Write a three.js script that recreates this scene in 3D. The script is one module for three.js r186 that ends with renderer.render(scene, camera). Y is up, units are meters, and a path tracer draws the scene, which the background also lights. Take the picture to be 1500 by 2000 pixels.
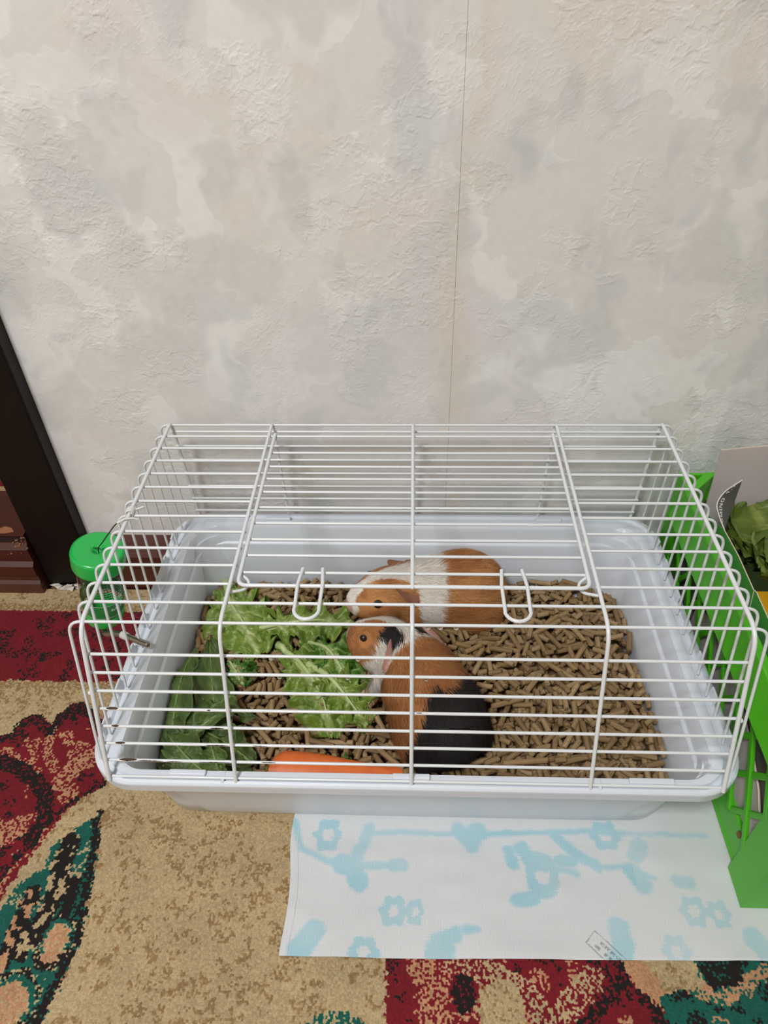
import * as THREE from 'three';
import { mergeGeometries, mergeVertices, toCreasedNormals } from 'three/addons/utils/BufferGeometryUtils.js';
import { RoundedBoxGeometry } from 'three/addons/geometries/RoundedBoxGeometry.js';
import { RectAreaLightUniformsLib } from 'three/addons/lights/RectAreaLightUniformsLib.js';

// ---------------------------------------------------------------- camera, light, exposure
const scene = new THREE.Scene();
scene.background = new THREE.Color(0x050505);
const camera = new THREE.PerspectiveCamera(70.62, 0.75, 0.02, 20);
camera.position.set(-0.0009, 0.7438, 0.6153);
camera.rotation.set(-0.7194, 0.0509, -0.0282, 'YXZ');
const renderer = new THREE.WebGLRenderer({ antialias: true });
renderer.toneMapping = THREE.LinearToneMapping;
renderer.toneMappingExposure = 1.11;
renderer.shadowMap.enabled = true;
RectAreaLightUniformsLib.init();
const LAMP = { x: -0.6, y: 2.5, z: 1.42, size: 0.42, power: 92 };
const lampLight = new THREE.RectAreaLight(new THREE.Color().setRGB(0.965, 0.985, 1), LAMP.power, LAMP.size, LAMP.size);
lampLight.position.set(LAMP.x, LAMP.y - 0.062, LAMP.z);
lampLight.lookAt(LAMP.x, 0, LAMP.z);
scene.add(lampLight);

// ---------------------------------------------------------------- helpers
let seed = 12345;
const rnd = () => { seed = (seed * 1664525 + 1013904223) >>> 0; return seed / 4294967296; };
const rr = (a, b) => a + (b - a) * rnd();
const clamp = (x, a = 0, b = 1) => Math.min(b, Math.max(a, x));
const lerp = (a, b, t) => a + (b - a) * t;
const ss = (a, b, x) => { const t = clamp((x - a) / (b - a)); return t * t * (3 - 2 * t); };
function hash(x, y, s = 0) { let h = (x * 374761393 + y * 668265263 + s * 974634777) | 0; h = Math.imul(h ^ (h >>> 13), 1274126177); h ^= h >>> 16; return (h >>> 0) / 4294967296; }
function vnoise(x, y, s = 0) {
  const xi = Math.floor(x), yi = Math.floor(y); let fx = x - xi, fy = y - yi; fx = fx * fx * (3 - 2 * fx); fy = fy * fy * (3 - 2 * fy);
  const a = hash(xi, yi, s), b = hash(xi + 1, yi, s), c = hash(xi, yi + 1, s), d = hash(xi + 1, yi + 1, s);
  return a + (b - a) * fx + (c - a) * fy + (a - b - c + d) * fx * fy;
}
function fbm(x, y, o = 4, s = 0) { let v = 0, a = 0.5, t = 0; for (let i = 0; i < o; i++) { v += a * vnoise(x, y, s + i * 17); t += a; x = x * 2.03 + 3.1; y = y * 2.03 + 7.7; a *= 0.5; } return v / t; }
const V = (x, y, z) => new THREE.Vector3(x, y, z);
const used = {};
function numbered(name) { used[name] = (used[name] || 0) + 1; return used[name] === 1 ? name : name + '_' + String(used[name] - 1).padStart(3, '0'); }
function tag(o, label, category, group, kind) {
  o.userData.label = label; o.userData.category = category; if (group) o.userData.group = group; if (kind) o.userData.kind = kind; return o;
}
function base(name, label, category, pos = [0, 0, 0], group) { const g = new THREE.Group(); g.name = numbered(name); g.position.set(...pos); scene.add(g); return tag(g, label, category, group); }
function shadow(m) { m.castShadow = true; m.receiveShadow = true; return m; }
function mesh(name, geo, mat, parent) { const m = shadow(new THREE.Mesh(geo, mat)); m.name = parent ? name : numbered(name); (parent || scene).add(m); return m; }
function struct(name, geo, mat, label, parent) { const m = mesh(name, geo, mat, parent); if (!parent) { m.name = name; m.userData = { kind: 'structure', label, category: name.split('_')[0] }; } return m; }
function boxG(x0, x1, y0, y1, z0, z1) { const g = new THREE.BoxGeometry(x1 - x0, y1 - y0, z1 - z0); g.translate((x0 + x1) / 2, (y0 + y1) / 2, (z0 + z1) / 2); return g; }
function rbox(x0, x1, y0, y1, z0, z1, r = 0.002, s = 2) { const g = new RoundedBoxGeometry(x1 - x0, y1 - y0, z1 - z0, s, r); g.translate((x0 + x1) / 2, (y0 + y1) / 2, (z0 + z1) / 2); return g; }
function uvXY(g, k) { const p = g.attributes.position, u = g.attributes.uv; for (let i = 0; i < p.count; i++) u.setXY(i, p.getX(i) * k, p.getY(i) * k); return g; }
const srgb = (r, g, b) => new THREE.Color().setRGB(r / 255, g / 255, b / 255, THREE.SRGBColorSpace);
function dataTex(w, h, fn, color = true) {
  const d = new Uint8Array(w * h * 4);
  for (let j = 0; j < h; j++) for (let i = 0; i < w; i++) { const c = fn(i, j), k = (j * w + i) * 4; d[k] = clamp(c[0], 0, 255); d[k + 1] = clamp(c[1], 0, 255); d[k + 2] = clamp(c[2], 0, 255); d[k + 3] = c.length > 3 ? c[3] : 255; }
  const t = new THREE.DataTexture(d, w, h); t.magFilter = THREE.LinearFilter; t.minFilter = THREE.LinearMipmapLinearFilter; t.generateMipmaps = true;
  t.wrapS = t.wrapT = THREE.MirroredRepeatWrapping; if (color) t.colorSpace = THREE.SRGBColorSpace; t.needsUpdate = true; return t;
}
// polyline with filleted corners
function fillet(pts, r, n = 5) {
  const out = [pts[0].clone()];
  for (let i = 1; i < pts.length - 1; i++) {
    const p = pts[i], a = pts[i - 1].clone().sub(p), b = pts[i + 1].clone().sub(p);
    const rad = Array.isArray(r) ? r[i - 1] : r, la = Math.min(rad, a.length() * 0.5), lb = Math.min(rad, b.length() * 0.5);
    const A = p.clone().addScaledVector(a.normalize(), la), B = p.clone().addScaledVector(b.normalize(), lb);
    for (let k = 0; k <= n; k++) { const t = k / n; out.push(A.clone().multiplyScalar((1 - t) * (1 - t)).addScaledVector(p, 2 * t * (1 - t)).addScaledVector(B, t * t)); }
  }
  out.push(pts[pts.length - 1].clone()); return out;
}
// sweep a circle along points, rounded ends; rad may be a function of 0..1
function sweep(pts, rad, seg = 8) {
  const n = pts.length, pos = [], nor = [], idx = [], uv = []; let N = null;
  const rf = typeof rad === 'function' ? rad : () => rad;
  const T = pts.map((p, i) => pts[Math.min(n - 1, i + 1)].clone().sub(pts[Math.max(0, i - 1)]).normalize());
  const rings = [];
  for (let i = 0; i < n; i++) {
    if (!N) { N = Math.abs(T[0].y) < 0.9 ? V(0, 1, 0) : V(1, 0, 0); }
    N = N.clone().addScaledVector(T[i], -N.dot(T[i])).normalize();
    const B = T[i].clone().cross(N), r = rf(i / (n - 1));
    if (i === 0) { rings.push([pts[0].clone().addScaledVector(T[0], -r * 0.5), N, B, r * 0.55, T[0].clone().negate()]); }
    rings.push([pts[i], N, B, r, null]);
    if (i === n - 1) { rings.push([pts[i].clone().addScaledVector(T[i], r * 0.5), N, B, r * 0.55, T[i]]); }
  }
  let s = 0;
  rings.forEach(([c, N, B, r, cap], i) => {
    if (i) s += c.distanceTo(rings[i - 1][0]);
    for (let k = 0; k <= seg; k++) { const a = k / seg * Math.PI * 2, d = N.clone().multiplyScalar(Math.cos(a)).addScaledVector(B, Math.sin(a)); pos.push(c.x + d.x * r, c.y + d.y * r, c.z + d.z * r); if (cap) d.multiplyScalar(0.5).add(cap).normalize(); nor.push(d.x, d.y, d.z); uv.push(s, k / seg); }
  });
  const M = rings.length, w = seg + 1;
  for (let i = 0; i < M - 1; i++) for (let k = 0; k < seg; k++) { const a = i * w + k, b = a + 1, c = a + w, d = c + 1; idx.push(a, b, c, b, d, c); }
  for (const [i, cap] of [[0, rings[0]], [M - 1, rings[M - 1]]]) { const ci = pos.length / 3; pos.push(cap[0].x, cap[0].y, cap[0].z); nor.push(cap[4].x, cap[4].y, cap[4].z); uv.push(0, 0); for (let k = 0; k < seg; k++) i === 0 ? idx.push(ci, i * w + k + 1, i * w + k) : idx.push(ci, i * w + k, i * w + k + 1); }
  const g = new THREE.BufferGeometry(); g.setAttribute('position', new THREE.Float32BufferAttribute(pos, 3)); g.setAttribute('normal', new THREE.Float32BufferAttribute(nor, 3)); g.setAttribute('uv', new THREE.Float32BufferAttribute(uv, 2)); g.setIndex(idx); return g;
}
function inPoly(x, y, P) { let c = false; for (let i = 0, j = P.length - 1; i < P.length; j = i++) { const [xi, yi] = P[i], [xj, yj] = P[j]; if ((yi > y) !== (yj > y) && x < (xj - xi) * (y - yi) / (yj - yi) + xi) c = !c; } return c; }
function segDist(x, y, a, b) { const dx = b[0] - a[0], dy = b[1] - a[1], t = clamp(((x - a[0]) * dx + (y - a[1]) * dy) / (dx * dx + dy * dy)); return Math.hypot(x - a[0] - t * dx, y - a[1] - t * dy); }
function lineDist(x, y, P) { let d = 1e9; for (let i = 0; i < P.length - 1; i++) d = Math.min(d, segDist(x, y, P[i], P[i + 1])); return d; }

// ---------------------------------------------------------------- room shell
const WZ = -0.092;
const S = 1 / 1.3;
const wallHeight = (x, y) => {   // relief of the plaster-look wallpaper, 0..1
  const wx = x + 0.016 * (fbm(x * 34, y * 34, 3, 5) - 0.5), wy = y + 0.016 * (fbm(x * 34, y * 34, 3, 9) - 0.5);
  const mask = ss(0.5, 0.66, fbm(x * 15, y * 15, 3, 21)), plate = ss(0.5, 0.525, fbm((x + 0.05 * (fbm(x * 20, y * 20, 4, 105) - 0.5)) * 23, (y + 0.05 * (fbm(x * 20, y * 20, 4, 109) - 0.5)) * 18, 5, 51));
  const n = fbm(wx * 105, wy * 125, 4, 33), ridge = 1 - Math.min(1, Math.abs(n - 0.5) * 14);
  const flake = ss(0.49, 0.52, fbm(wx * 90, wy * 120, 3, 41));
  const scr = Math.pow(1 - Math.min(1, Math.abs(fbm(wx * 60 + wy * 60, (wy - wx) * 170, 3, 71) - 0.5) * 12), 2) * ss(0.55, 0.7, fbm(x * 13, y * 13, 2, 77));
  return 0.24 + 0.12 * plate + mask * (0.3 * ridge + 0.24 * flake) + 0.25 * scr + 0.09 * (fbm(x * 330, y * 330, 2, 61) - 0.5);
};
const wallCol = (x, y) => {
  const wx = x + 0.05 * (fbm(x * 20, y * 20, 4, 105) - 0.5), wy = y + 0.05 * (fbm(x * 20, y * 20, 4, 109) - 0.5);
  const a = fbm(wx * 12, wy * 11, 4, 111), b = fbm(wx * 7, wy * 6, 4, 121), c = fbm(wx * 26, wy * 20, 4, 131), f = fbm(x * 160, y * 160, 2, 141);
  const plate = ss(0.5, 0.525, fbm(wx * 23, wy * 18, 5, 51));
  let r = 228, g = 225, bl = 220;
  const m = (R, G, B, t) => { r = lerp(r, R, t); g = lerp(g, G, t); bl = lerp(bl, B, t); };
  m(238, 237, 234, plate * 0.8);
  m(214, 213, 210, ss(0.5, 0.64, a) * 0.75);
  m(227, 219, 211, ss(0.55, 0.7, b) * 0.5);
  m(227, 221, 219, ss(0.53, 0.68, fbm(wx * 8, wy * 8, 3, 151)) * 0.6);
  m(206, 207, 207, ss(0.62, 0.76, c) * 0.45);
  m(200, 202, 203, ss(0.64, 0.78, fbm(wx * 16, wy * 9, 4, 171)) * 0.5);
  m(224, 212, 197, ss(0.035, 0.004, Math.abs(x - 0.046)) * ss(0.42, 0.66, fbm(x * 30, y * 9, 3, 161)) * 0.55);
  const k = (f - 0.5) * 6; return [r + k, g + k, bl + k];
};
const WT = 1536;
const wallMap = dataTex(WT, WT, (i, j) => wallCol((i / WT - 0.5) * 1.3, j / WT * 1.3));
const wallBump = dataTex(WT, WT, (i, j) => { const h = 255 * wallHeight((i / WT - 0.5) * 1.3, j / WT * 1.3); return [h, h, h]; }, false);
for (const t of [wallMap, wallBump]) t.offset.set(0.5, 0);
const paperMat = new THREE.MeshStandardMaterial({ map: wallMap, bumpMap: wallBump, bumpScale: 0.0009, roughness: 0.7 });
const plasterMat = new THREE.MeshStandardMaterial({ color: srgb(214, 210, 202), roughness: 0.9 });
const ceilMat = new THREE.MeshStandardMaterial({ color: srgb(236, 234, 230), roughness: 0.95 });
const DX = -0.513, WT2 = -0.165, XR = 1.9, XL = -2.0, ZF = 3.0, HC = 2.6;
const wallBack = struct('wall_back', mergeGeometries([boxG(-0.505, XR, -0.02, HC, WT2, WZ - 0.0011), boxG(-1.35, -0.505, 2.05, HC, WT2, WZ - 0.0011), boxG(XL, -1.35, -0.02, HC, WT2, WZ - 0.0011)]), plasterMat, 'mottled grey and cream plaster-look wallpapered wall behind the cage');
mesh('wallpaper_strip', uvXY(boxG(-0.5, 0.0421, 0, HC, WZ - 0.0011, WZ - 0.0001), S), paperMat, wallBack);
mesh('wallpaper_strip', uvXY(boxG(0.0424, 0.59, 0, HC, WZ - 0.0011, WZ), S), paperMat, wallBack);
mesh('wallpaper_strip', uvXY(boxG(0.5904, XR, 0, HC, WZ - 0.0011, WZ - 0.0002), S), paperMat, wallBack);
struct('wall_left', boxG(XL - 0.1, XL, -0.02, HC, WT2, ZF + 0.1), plasterMat, 'plain cream side wall of the room');
struct('wall_right', boxG(XR, XR + 0.1, -0.02, HC, WT2, ZF + 0.1), plasterMat, 'plain cream wall on the other side of the room');
struct('wall_front', boxG(XL, XR, -0.02, HC, ZF, ZF + 0.1), plasterMat, 'plain cream wall facing the papered wall');
struct('ceiling', boxG(XL - 0.1, XR + 0.1, HC, HC + 0.1, WT2, ZF + 0.1), ceilMat, 'white ceiling of the room');
const floorMat = new THREE.MeshStandardMaterial({ color: srgb(120, 84, 56), roughness: 0.7 });
struct('floor', boxG(XL - 0.1, XR + 0.1, -0.1, -0.008, -1.6, ZF + 0.1), floorMat, 'brown floor under the rug');
// passage behind the doorway
struct('wall_passage', mergeGeometries([boxG(XL, -0.2, -0.008, HC, -1.6, -1.5), boxG(XL - 0.1, XL, -0.008, HC, -1.6, WT2), boxG(-0.2, -0.1, -0.008, HC, -1.6, WT2), boxG(XL - 0.1, -0.1, HC, HC + 0.1, -1.6, WT2)]), plasterMat, 'plain walls of the passage beyond the doorway');
const hallBeige = new THREE.MeshStandardMaterial({ color: srgb(186, 152, 108), roughness: 0.95 });
const hallRug = mesh('runner_rug', boxG(-1.7, -0.45, -0.008, 0.0, -1.2, -0.19), hallBeige);
tag(hallRug, 'beige and red runner rug lying beyond the doorway', 'rug');
mesh('border_stripe', boxG(-1.7, -0.45, 0.0, 0.001, -0.335, -0.292), new THREE.MeshStandardMaterial({ color: srgb(120, 20, 30), roughness: 0.95 }), hallRug);

// dark painted wood
const woodTex = (a, b, s) => dataTex(256, 256, (i, j) => { const n = fbm(i / 90, j / 5, 4, s) * 0.6 + fbm(i / 14, j / 2, 2, s + 3) * 0.4; return [lerp(a[0], b[0], n), lerp(a[1], b[1], n), lerp(a[2], b[2], n)]; });
const casingMat = new THREE.MeshPhysicalMaterial({ map: woodTex([13, 8, 6], [21, 13, 10], 301), roughness: 0.5, specularIntensity: 0.5 });
const sillMat = new THREE.MeshPhysicalMaterial({ map: woodTex([66, 30, 21], [84, 40, 29], 311), roughness: 0.4, clearcoat: 0.3, clearcoatRoughness: 0.3 });
const baseMat = new THREE.MeshPhysicalMaterial({ map: woodTex([66, 28, 22], [86, 40, 30], 321), roughness: 0.42, clearcoat: 0.25, clearcoatRoughness: 0.35 });
const bareWood = new THREE.MeshStandardMaterial({ color: srgb(160, 106, 72), roughness: 0.85 });
const darkWood = new THREE.MeshStandardMaterial({ color: srgb(34, 20, 16), roughness: 0.8 });
const chipMat = new THREE.MeshStandardMaterial({ color: srgb(205, 198, 188), roughness: 0.9 });
const casing = struct('trim_1', mergeGeometries([rbox(-0.513, -0.4425, 0.004, 2.1, WT2, -0.0705, 0.003), rbox(-1.42, -1.35, 0.004, 2.1, WT2, -0.0705, 0.003), rbox(-1.42, -0.4425, 2.03, 2.1, WT2, -0.0705, 0.003)]), casingMat, 'nearly black wooden door casing at the end of the papered wall');
// broken filler at its foot
{
  const bits = []; for (let i = 0; i < 34; i++) { const g = new THREE.TetrahedronGeometry(rr(0.002, 0.006), 0); g.rotateX(rr(0, 6)); g.rotateY(rr(0, 6)); g.scale(1.6, 0.5, 0.8); g.translate(rr(-0.505, -0.448), rr(0.002, 0.005), rr(-0.069, -0.062)); bits.push(g); }
  mesh('broken_filler', mergeGeometries(bits), chipMat, casing);
}
// door sill: moulded front
{
  const sh = new THREE.Shape(); const P = [[-0.16, 0.0], [-0.056, 0.0], [-0.056, 0.018], [-0.06, 0.022], [-0.06, 0.03], [-0.057, 0.034], [-0.058, 0.05], [-0.064, 0.055], [-0.062, 0.078], [-0.068, 0.086], [-0.07, 0.094], [-0.066, 0.1], [-0.16, 0.1]];
  P.forEach((p, i) => i ? sh.lineTo(-p[0], p[1]) : sh.moveTo(-p[0], p[1]));
  const g = new THREE.ExtrudeGeometry(sh, { depth: 0.8, bevelEnabled: false }); g.rotateY(Math.PI / 2); g.scale(1, 1, 1);
  // shape x = -z ; after rotateY(90deg) shape x -> -z
  g.translate(-1.315, 0, 0);
  const sill = struct('trim_2', g, sillMat, 'red-brown moulded wooden door sill with a chipped edge beside the black casing');
  const strip = (pts, z0, z1, y0, y1) => { const s = new THREE.Shape(); pts.forEach((p, i) => i ? s.lineTo(...p) : s.moveTo(...p)); const e = new THREE.ExtrudeGeometry(s, { depth: 0.0012, bevelEnabled: false }); return e; };
  const c1 = strip([[-0.6, 0.002], [-0.572, 0.006], [-0.556, 0.004], [-0.546, 0.011], [-0.536, 0.008], [-0.53, 0.001], [-0.54, -0.002], [-0.58, -0.003], [-0.6, -0.002]]); c1.rotateX(-Math.PI / 2); c1.translate(0, 0.0998, -0.0735);
  mesh('bare_wood_chip', c1, bareWood, sill);
  const c2 = strip([[-0.62, 0.0], [-0.56, 0.004], [-0.54, 0.009], [-0.525, 0.008], [-0.516, 0.001], [-0.53, -0.007], [-0.56, -0.011], [-0.62, -0.009]]); c2.translate(0, 0.09, -0.0695);
  mesh('broken_edge', c2, darkWood, sill);
  const c3 = []; for (let i = 0; i < 26; i++) { const e = new THREE.DodecahedronGeometry(rr(0.0005, 0.0016), 0); const x = -rr(0.514, 0.53), t = rnd(); e.translate(x - t * 0.03 * rnd(), lerp(0.1, 0.07, t), lerp(-0.07, -0.062, t)); c3.push(e); }
  mesh('paint_flakes', mergeGeometries(c3), bareWood, sill);
}
{
  const sh = new THREE.Shape(); [[0, 0], [0.024, 0], [0.024, 0.06], [0.018, 0.07], [0.014, 0.078], [0, 0.08]].forEach((p, i) => i ? sh.lineTo(...p) : sh.moveTo(...p));
  const g = new THREE.ExtrudeGeometry(sh, { depth: 2.3, bevelEnabled: false }); g.rotateY(Math.PI / 2); g.scale(1, 1, -1); const ix = g.index; // mirror so the profile faces the room
  const p = g.attributes.position; for (let i = 0; i < p.count; i += 3) { for (const a of [g.attributes.position, g.attributes.normal, g.attributes.uv]) { const n = a.itemSize, t = []; for (let k = 0; k < n; k++) t[k] = a.array[(i + 1) * n + k]; for (let k = 0; k < n; k++) { a.array[(i + 1) * n + k] = a.array[(i + 2) * n + k]; a.array[(i + 2) * n + k] = t[k]; } } }
  g.computeVertexNormals(); g.translate(-0.4424, 0.0, WZ);
  struct('baseboard_back', g, baseMat, 'red-brown painted baseboard running along the papered wall');
}

// ---------------------------------------------------------------- rug
const RX0 = -0.72, RZ0 = -0.09, RW = 1.28, RD = 0.64;
const mm = (P) => P.map(([x, y]) => [x / 1000, y / 1000]);
const P_flower = mm([[-555, 205], [-545, 180], [-520, 165], [-500, 178], [-479, 170], [-465, 167], [-464, 149], [-455, 140], [-439, 141], [-421, 155], [-421, 138], [-410, 127], [-395, 123], [-376, 133], [-341, 167], [-317, 205], [-335, 230], [-354, 242], [-364, 253], [-371, 265], [-379, 287], [-387, 308], [-394, 328], [-400, 350], [-430, 372], [-470, 380], [-515, 362], [-550, 325], [-572, 280], [-575, 240]]);
const P_leaf = mm([[-328, 253], [-322, 285], [-315, 316], [-313, 345], [-307, 377], [-310, 402], [-315, 427], [-319, 446], [-330, 500], [-450, 500], [-397, 357], [-390, 338], [-379, 325], [-369, 317], [-369, 297], [-360, 286], [-346, 272], [-335, 264]]);
const P_fl2 = mm([[-22, 360], [-20, 400], [-16, 470], [-10, 520], [250, 520], [223, 431], [221, 422], [201, 405], [180, 360]]);
const P_gr2 = mm([[261, 350], [420, 350], [420, 520], [230, 520], [223, 431], [219, 412], [240, 409], [261, 405]]);
const TAN = [174, 151, 113], TAN2 = [143, 114, 76], RED = [112, 14, 26], BLK = [22, 16, 14], GRN = [14, 84, 72], PINK = [178, 132, 96];
function rugDesign(x, z, h) {   // colour index of one tuft
  const n1 = fbm(x * 60, z * 60, 3, 201), n2 = fbm(x * 180, z * 180, 2, 205), n3 = fbm(x * 25, z * 25, 3, 209);
  const j = 0.006 * (n2 - 0.5) + 0.004 * (h - 0.5); const X = x + j, Z = z + 0.006 * (fbm(x * 170, z * 170, 2, 207) - 0.5);
  if (Z > -0.022 && Z < 0.092) { if (n1 > 0.56 && h > 0.62) return BLK; return RED; }
  if ((Z > -0.034 && Z < -0.022) || (Z > 0.092 && Z < 0.104)) return h > 0.35 ? TAN2 : TAN;
  if (inPoly(X, Z, P_leaf)) {
    const e = lineDist(X, Z, [[-0.328, 0.253], [-0.322, 0.285], [-0.315, 0.316], [-0.313, 0.345], [-0.307, 0.377], [-0.31, 0.402], [-0.315, 0.427], [-0.319, 0.446], [-0.33, 0.5]]);
    if (e < 0.009 && h > 0.12) return BLK;
    for (const [cx, cz, a, b] of [[-0.331, 0.384, 0.012, 0.016], [-0.354, 0.436, 0.018, 0.02]]) { const q = Math.hypot((X - cx) / a, (Z - cz) / b); if (q < 1) return h > 0.25 ? PINK : TAN; if (q < 1.25 && Z < cz + b * 0.5) return GRN; if (q < 1.5) return h > 0.3 ? BLK : TAN; }
    if (lineDist(X, Z, [[-0.35, 0.29], [-0.352, 0.315], [-0.345, 0.34], [-0.352, 0.37], [-0.36, 0.395]]) < 0.009 + 0.006 * (n3 - 0.5)) return n2 > 0.55 ? TAN : BLK;
    if (lineDist(X, Z, [[-0.332, 0.33], [-0.33, 0.36]]) < 0.006) return BLK;
    if (lineDist(X, Z, [[-0.37, 0.34], [-0.372, 0.39], [-0.38, 0.42]]) < 0.008) return n2 > 0.56 ? PINK : BLK;
    if (n1 > 0.6 && h > 0.5) return TAN;
    return GRN;
  }
  if (inPoly(X, Z, P_flower)) {
    const top = lineDist(X, Z, [[-0.479, 0.17], [-0.465, 0.163], [-0.462, 0.15], [-0.453, 0.142], [-0.439, 0.143], [-0.423, 0.157], [-0.419, 0.14], [-0.408, 0.129], [-0.395, 0.126], [-0.376, 0.136], [-0.345, 0.168]]);
    if (top < 0.011 && h > 0.25) return BLK;
    const a2 = lineDist(X, Z, [[-0.49, 0.205], [-0.47, 0.2], [-0.445, 0.207], [-0.415, 0.222], [-0.396, 0.24], [-0.388, 0.262], [-0.392, 0.29]]);
    if (a2 < 0.008 && h > 0.2) return BLK;
    if (lineDist(X, Z, [[-0.335, 0.225], [-0.36, 0.245], [-0.385, 0.275], [-0.4, 0.31], [-0.412, 0.335]]) < 0.004 && h > 0.35) return BLK;
    if (lineDist(X, Z, [[-0.421, 0.16], [-0.415, 0.19], [-0.4, 0.21]]) < 0.005 + 0.004 * h) return h > 0.5 ? RED : PINK;
    if (lineDist(X, Z, [[-0.35, 0.19], [-0.375, 0.205], [-0.385, 0.225], [-0.37, 0.24]]) < 0.01 && h > 0.42) return PINK;
    if (Math.hypot((X + 0.438) / 0.045, (Z - 0.262) / 0.04) < 1 && Math.hypot((X + 0.43) / 0.045, (Z - 0.24) / 0.03) > 0.9 && h > 0.38) return PINK;
    if (lineDist(X, Z, [[-0.44, 0.175], [-0.425, 0.19], [-0.43, 0.205], [-0.46, 0.19]]) < 0.006 && h > 0.45) return PINK;
    if (n1 > 0.63 && h > 0.55) return PINK; if (n1 < 0.3 && h > 0.5) return BLK;
    return RED;
  }
  if (inPoly(X, Z, P_fl2)) {
    if (Math.hypot((X - 0.082) / 0.021, (Z - 0.428) / 0.026) < 1) return h > 0.8 ? TAN2 : TAN;
    if (Math.hypot((X - 0.05) / 0.01, (Z - 0.415) / 0.016) < 1 && h > 0.1) return BLK;
    if (lineDist(X, Z, [[0.187, 0.375], [0.205, 0.405], [0.22, 0.425], [0.235, 0.46]]) < 0.007 && h > 0.2) return BLK;
    if (lineDist(X, Z, [[0.15, 0.44], [0.178, 0.413], [0.19, 0.4]]) < 0.006 && h > 0.3) return BLK;
    if (lineDist(X, Z, [[0.01, 0.395], [0.03, 0.415], [0.02, 0.43]]) < 0.011 && h > 0.45) return PINK;
    if (lineDist(X, Z, [[0.045, 0.392], [0.07, 0.397], [0.105, 0.41], [0.125, 0.44]]) < 0.01 && h > 0.5) return TAN;
    if (lineDist(X, Z, [[0.14, 0.425], [0.165, 0.4]]) < 0.011 && h > 0.5) return TAN;
    if (n1 > 0.56 && h > 0.5) return PINK; if (n1 < 0.33 && h > 0.6) return BLK; return RED;
  }
  if (inPoly(X, Z, P_gr2)) {
    if (inPoly(X, Z, mm([[263, 380], [308, 380], [294, 403], [268, 408]])) && h > 0.1) return BLK;
    if (lineDist(X, Z, [[0.255, 0.408], [0.275, 0.412], [0.3, 0.403], [0.32, 0.39]]) < 0.006 && h > 0.3) return PINK;
    if (n1 > 0.6 && h > 0.4) return BLK; if (n1 < 0.36 && h > 0.5) return PINK; return GRN;
  }
  if (Math.hypot((X + 0.06) / 0.03, (Z - 0.452) / 0.02) < 1 && h > 0.4) return GRN;
  if (lineDist(X, Z, [[0.195, 0.38], [0.215, 0.405], [0.222, 0.42]]) < 0.01) return PINK;
  if (n2 > 0.52 + 0.25 * (0.62 - n1) && n1 > 0.42 && h > 0.4) return TAN2;
  return TAN;
}
const RTW = 2048, RTH = 1024, TUFT = 0.0021;
const rugC = new Uint8Array(RTW * RTH * 4), rugB = new Uint8Array(RTW * RTH * 4);
{
  const cache = new Map();
  const tuft = (ci, cj) => { const k = ci * 4096 + cj; let t = cache.get(k); if (!t) { const x = RX0 + (ci + 0.2 + 0.6 * hash(ci, cj, 1)) * TUFT, z = RZ0 + (cj + 0.2 + 0.6 * hash(ci, cj, 2)) * TUFT * 0.9, h = hash(ci, cj, 3); t = [x, z, rugDesign(x, z, h), hash(ci, cj, 4)]; cache.set(k, t); } return t; };
  for (let j = 0; j < RTH; j++) for (let i = 0; i < RTW; i++) {
    const x = RX0 + (i + 0.5) / RTW * RW, z = RZ0 + (j + 0.5) / RTH * RD;
    const ci = Math.floor((x - RX0) / TUFT), cj = Math.floor((z - RZ0) / (TUFT * 0.9)); let best = null, bd = 1e9;
    for (let a = -1; a <= 1; a++) for (let b = -1; b <= 1; b++) { const t = tuft(ci + a + 1, cj + b + 1), d = Math.hypot(x + TUFT - t[0], (z + TUFT * 0.9 - t[1]) * 0.8); if (d < bd) { bd = d; best = t; } }
    const k = (j * RTW + i) * 4, v = 1 + 0.16 * (best[3] - 0.5) + 0.1 * (hash(i, j, 9) - 0.5) + 0.12 * (fbm(x * 30, z * 30, 2, 231) - 0.5);
    for (let c = 0; c < 3; c++) rugC[k + c] = clamp(best[2][c] * v, 0, 255); rugC[k + 3] = 255;
    const hgt = 255 * clamp(0.85 - 0.5 * bd / TUFT + 0.25 * (hash(i, j, 11) - 0.5)); rugB[k] = rugB[k + 1] = rugB[k + 2] = hgt; rugB[k + 3] = 255;
  }
}
const rawTex = (d, color) => { const t = new THREE.DataTexture(d, RTW, RTH); t.magFilter = THREE.LinearFilter; t.minFilter = THREE.LinearMipmapLinearFilter; t.generateMipmaps = true; t.wrapS = t.wrapT = THREE.MirroredRepeatWrapping; if (color) t.colorSpace = THREE.SRGBColorSpace; t.needsUpdate = true; return t; };
const rugMat = new THREE.MeshStandardMaterial({ map: rawTex(rugC, true), bumpMap: rawTex(rugB, false), bumpScale: 0.0016, roughness: 1 });
{
  const g = boxG(-1.6, 1.5, -0.008, 0, -0.064, 2.2), p = g.attributes.position; for (let i = 0; i < p.count; i++) g.attributes.uv.setXY(i, (p.getX(i) - RX0) / RW, (p.getZ(i) - RZ0) / RD);
  tag(mesh('rug', g, rugMat), 'woven beige rug with red flowers, green leaves and a red border band', 'rug');
}

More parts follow.
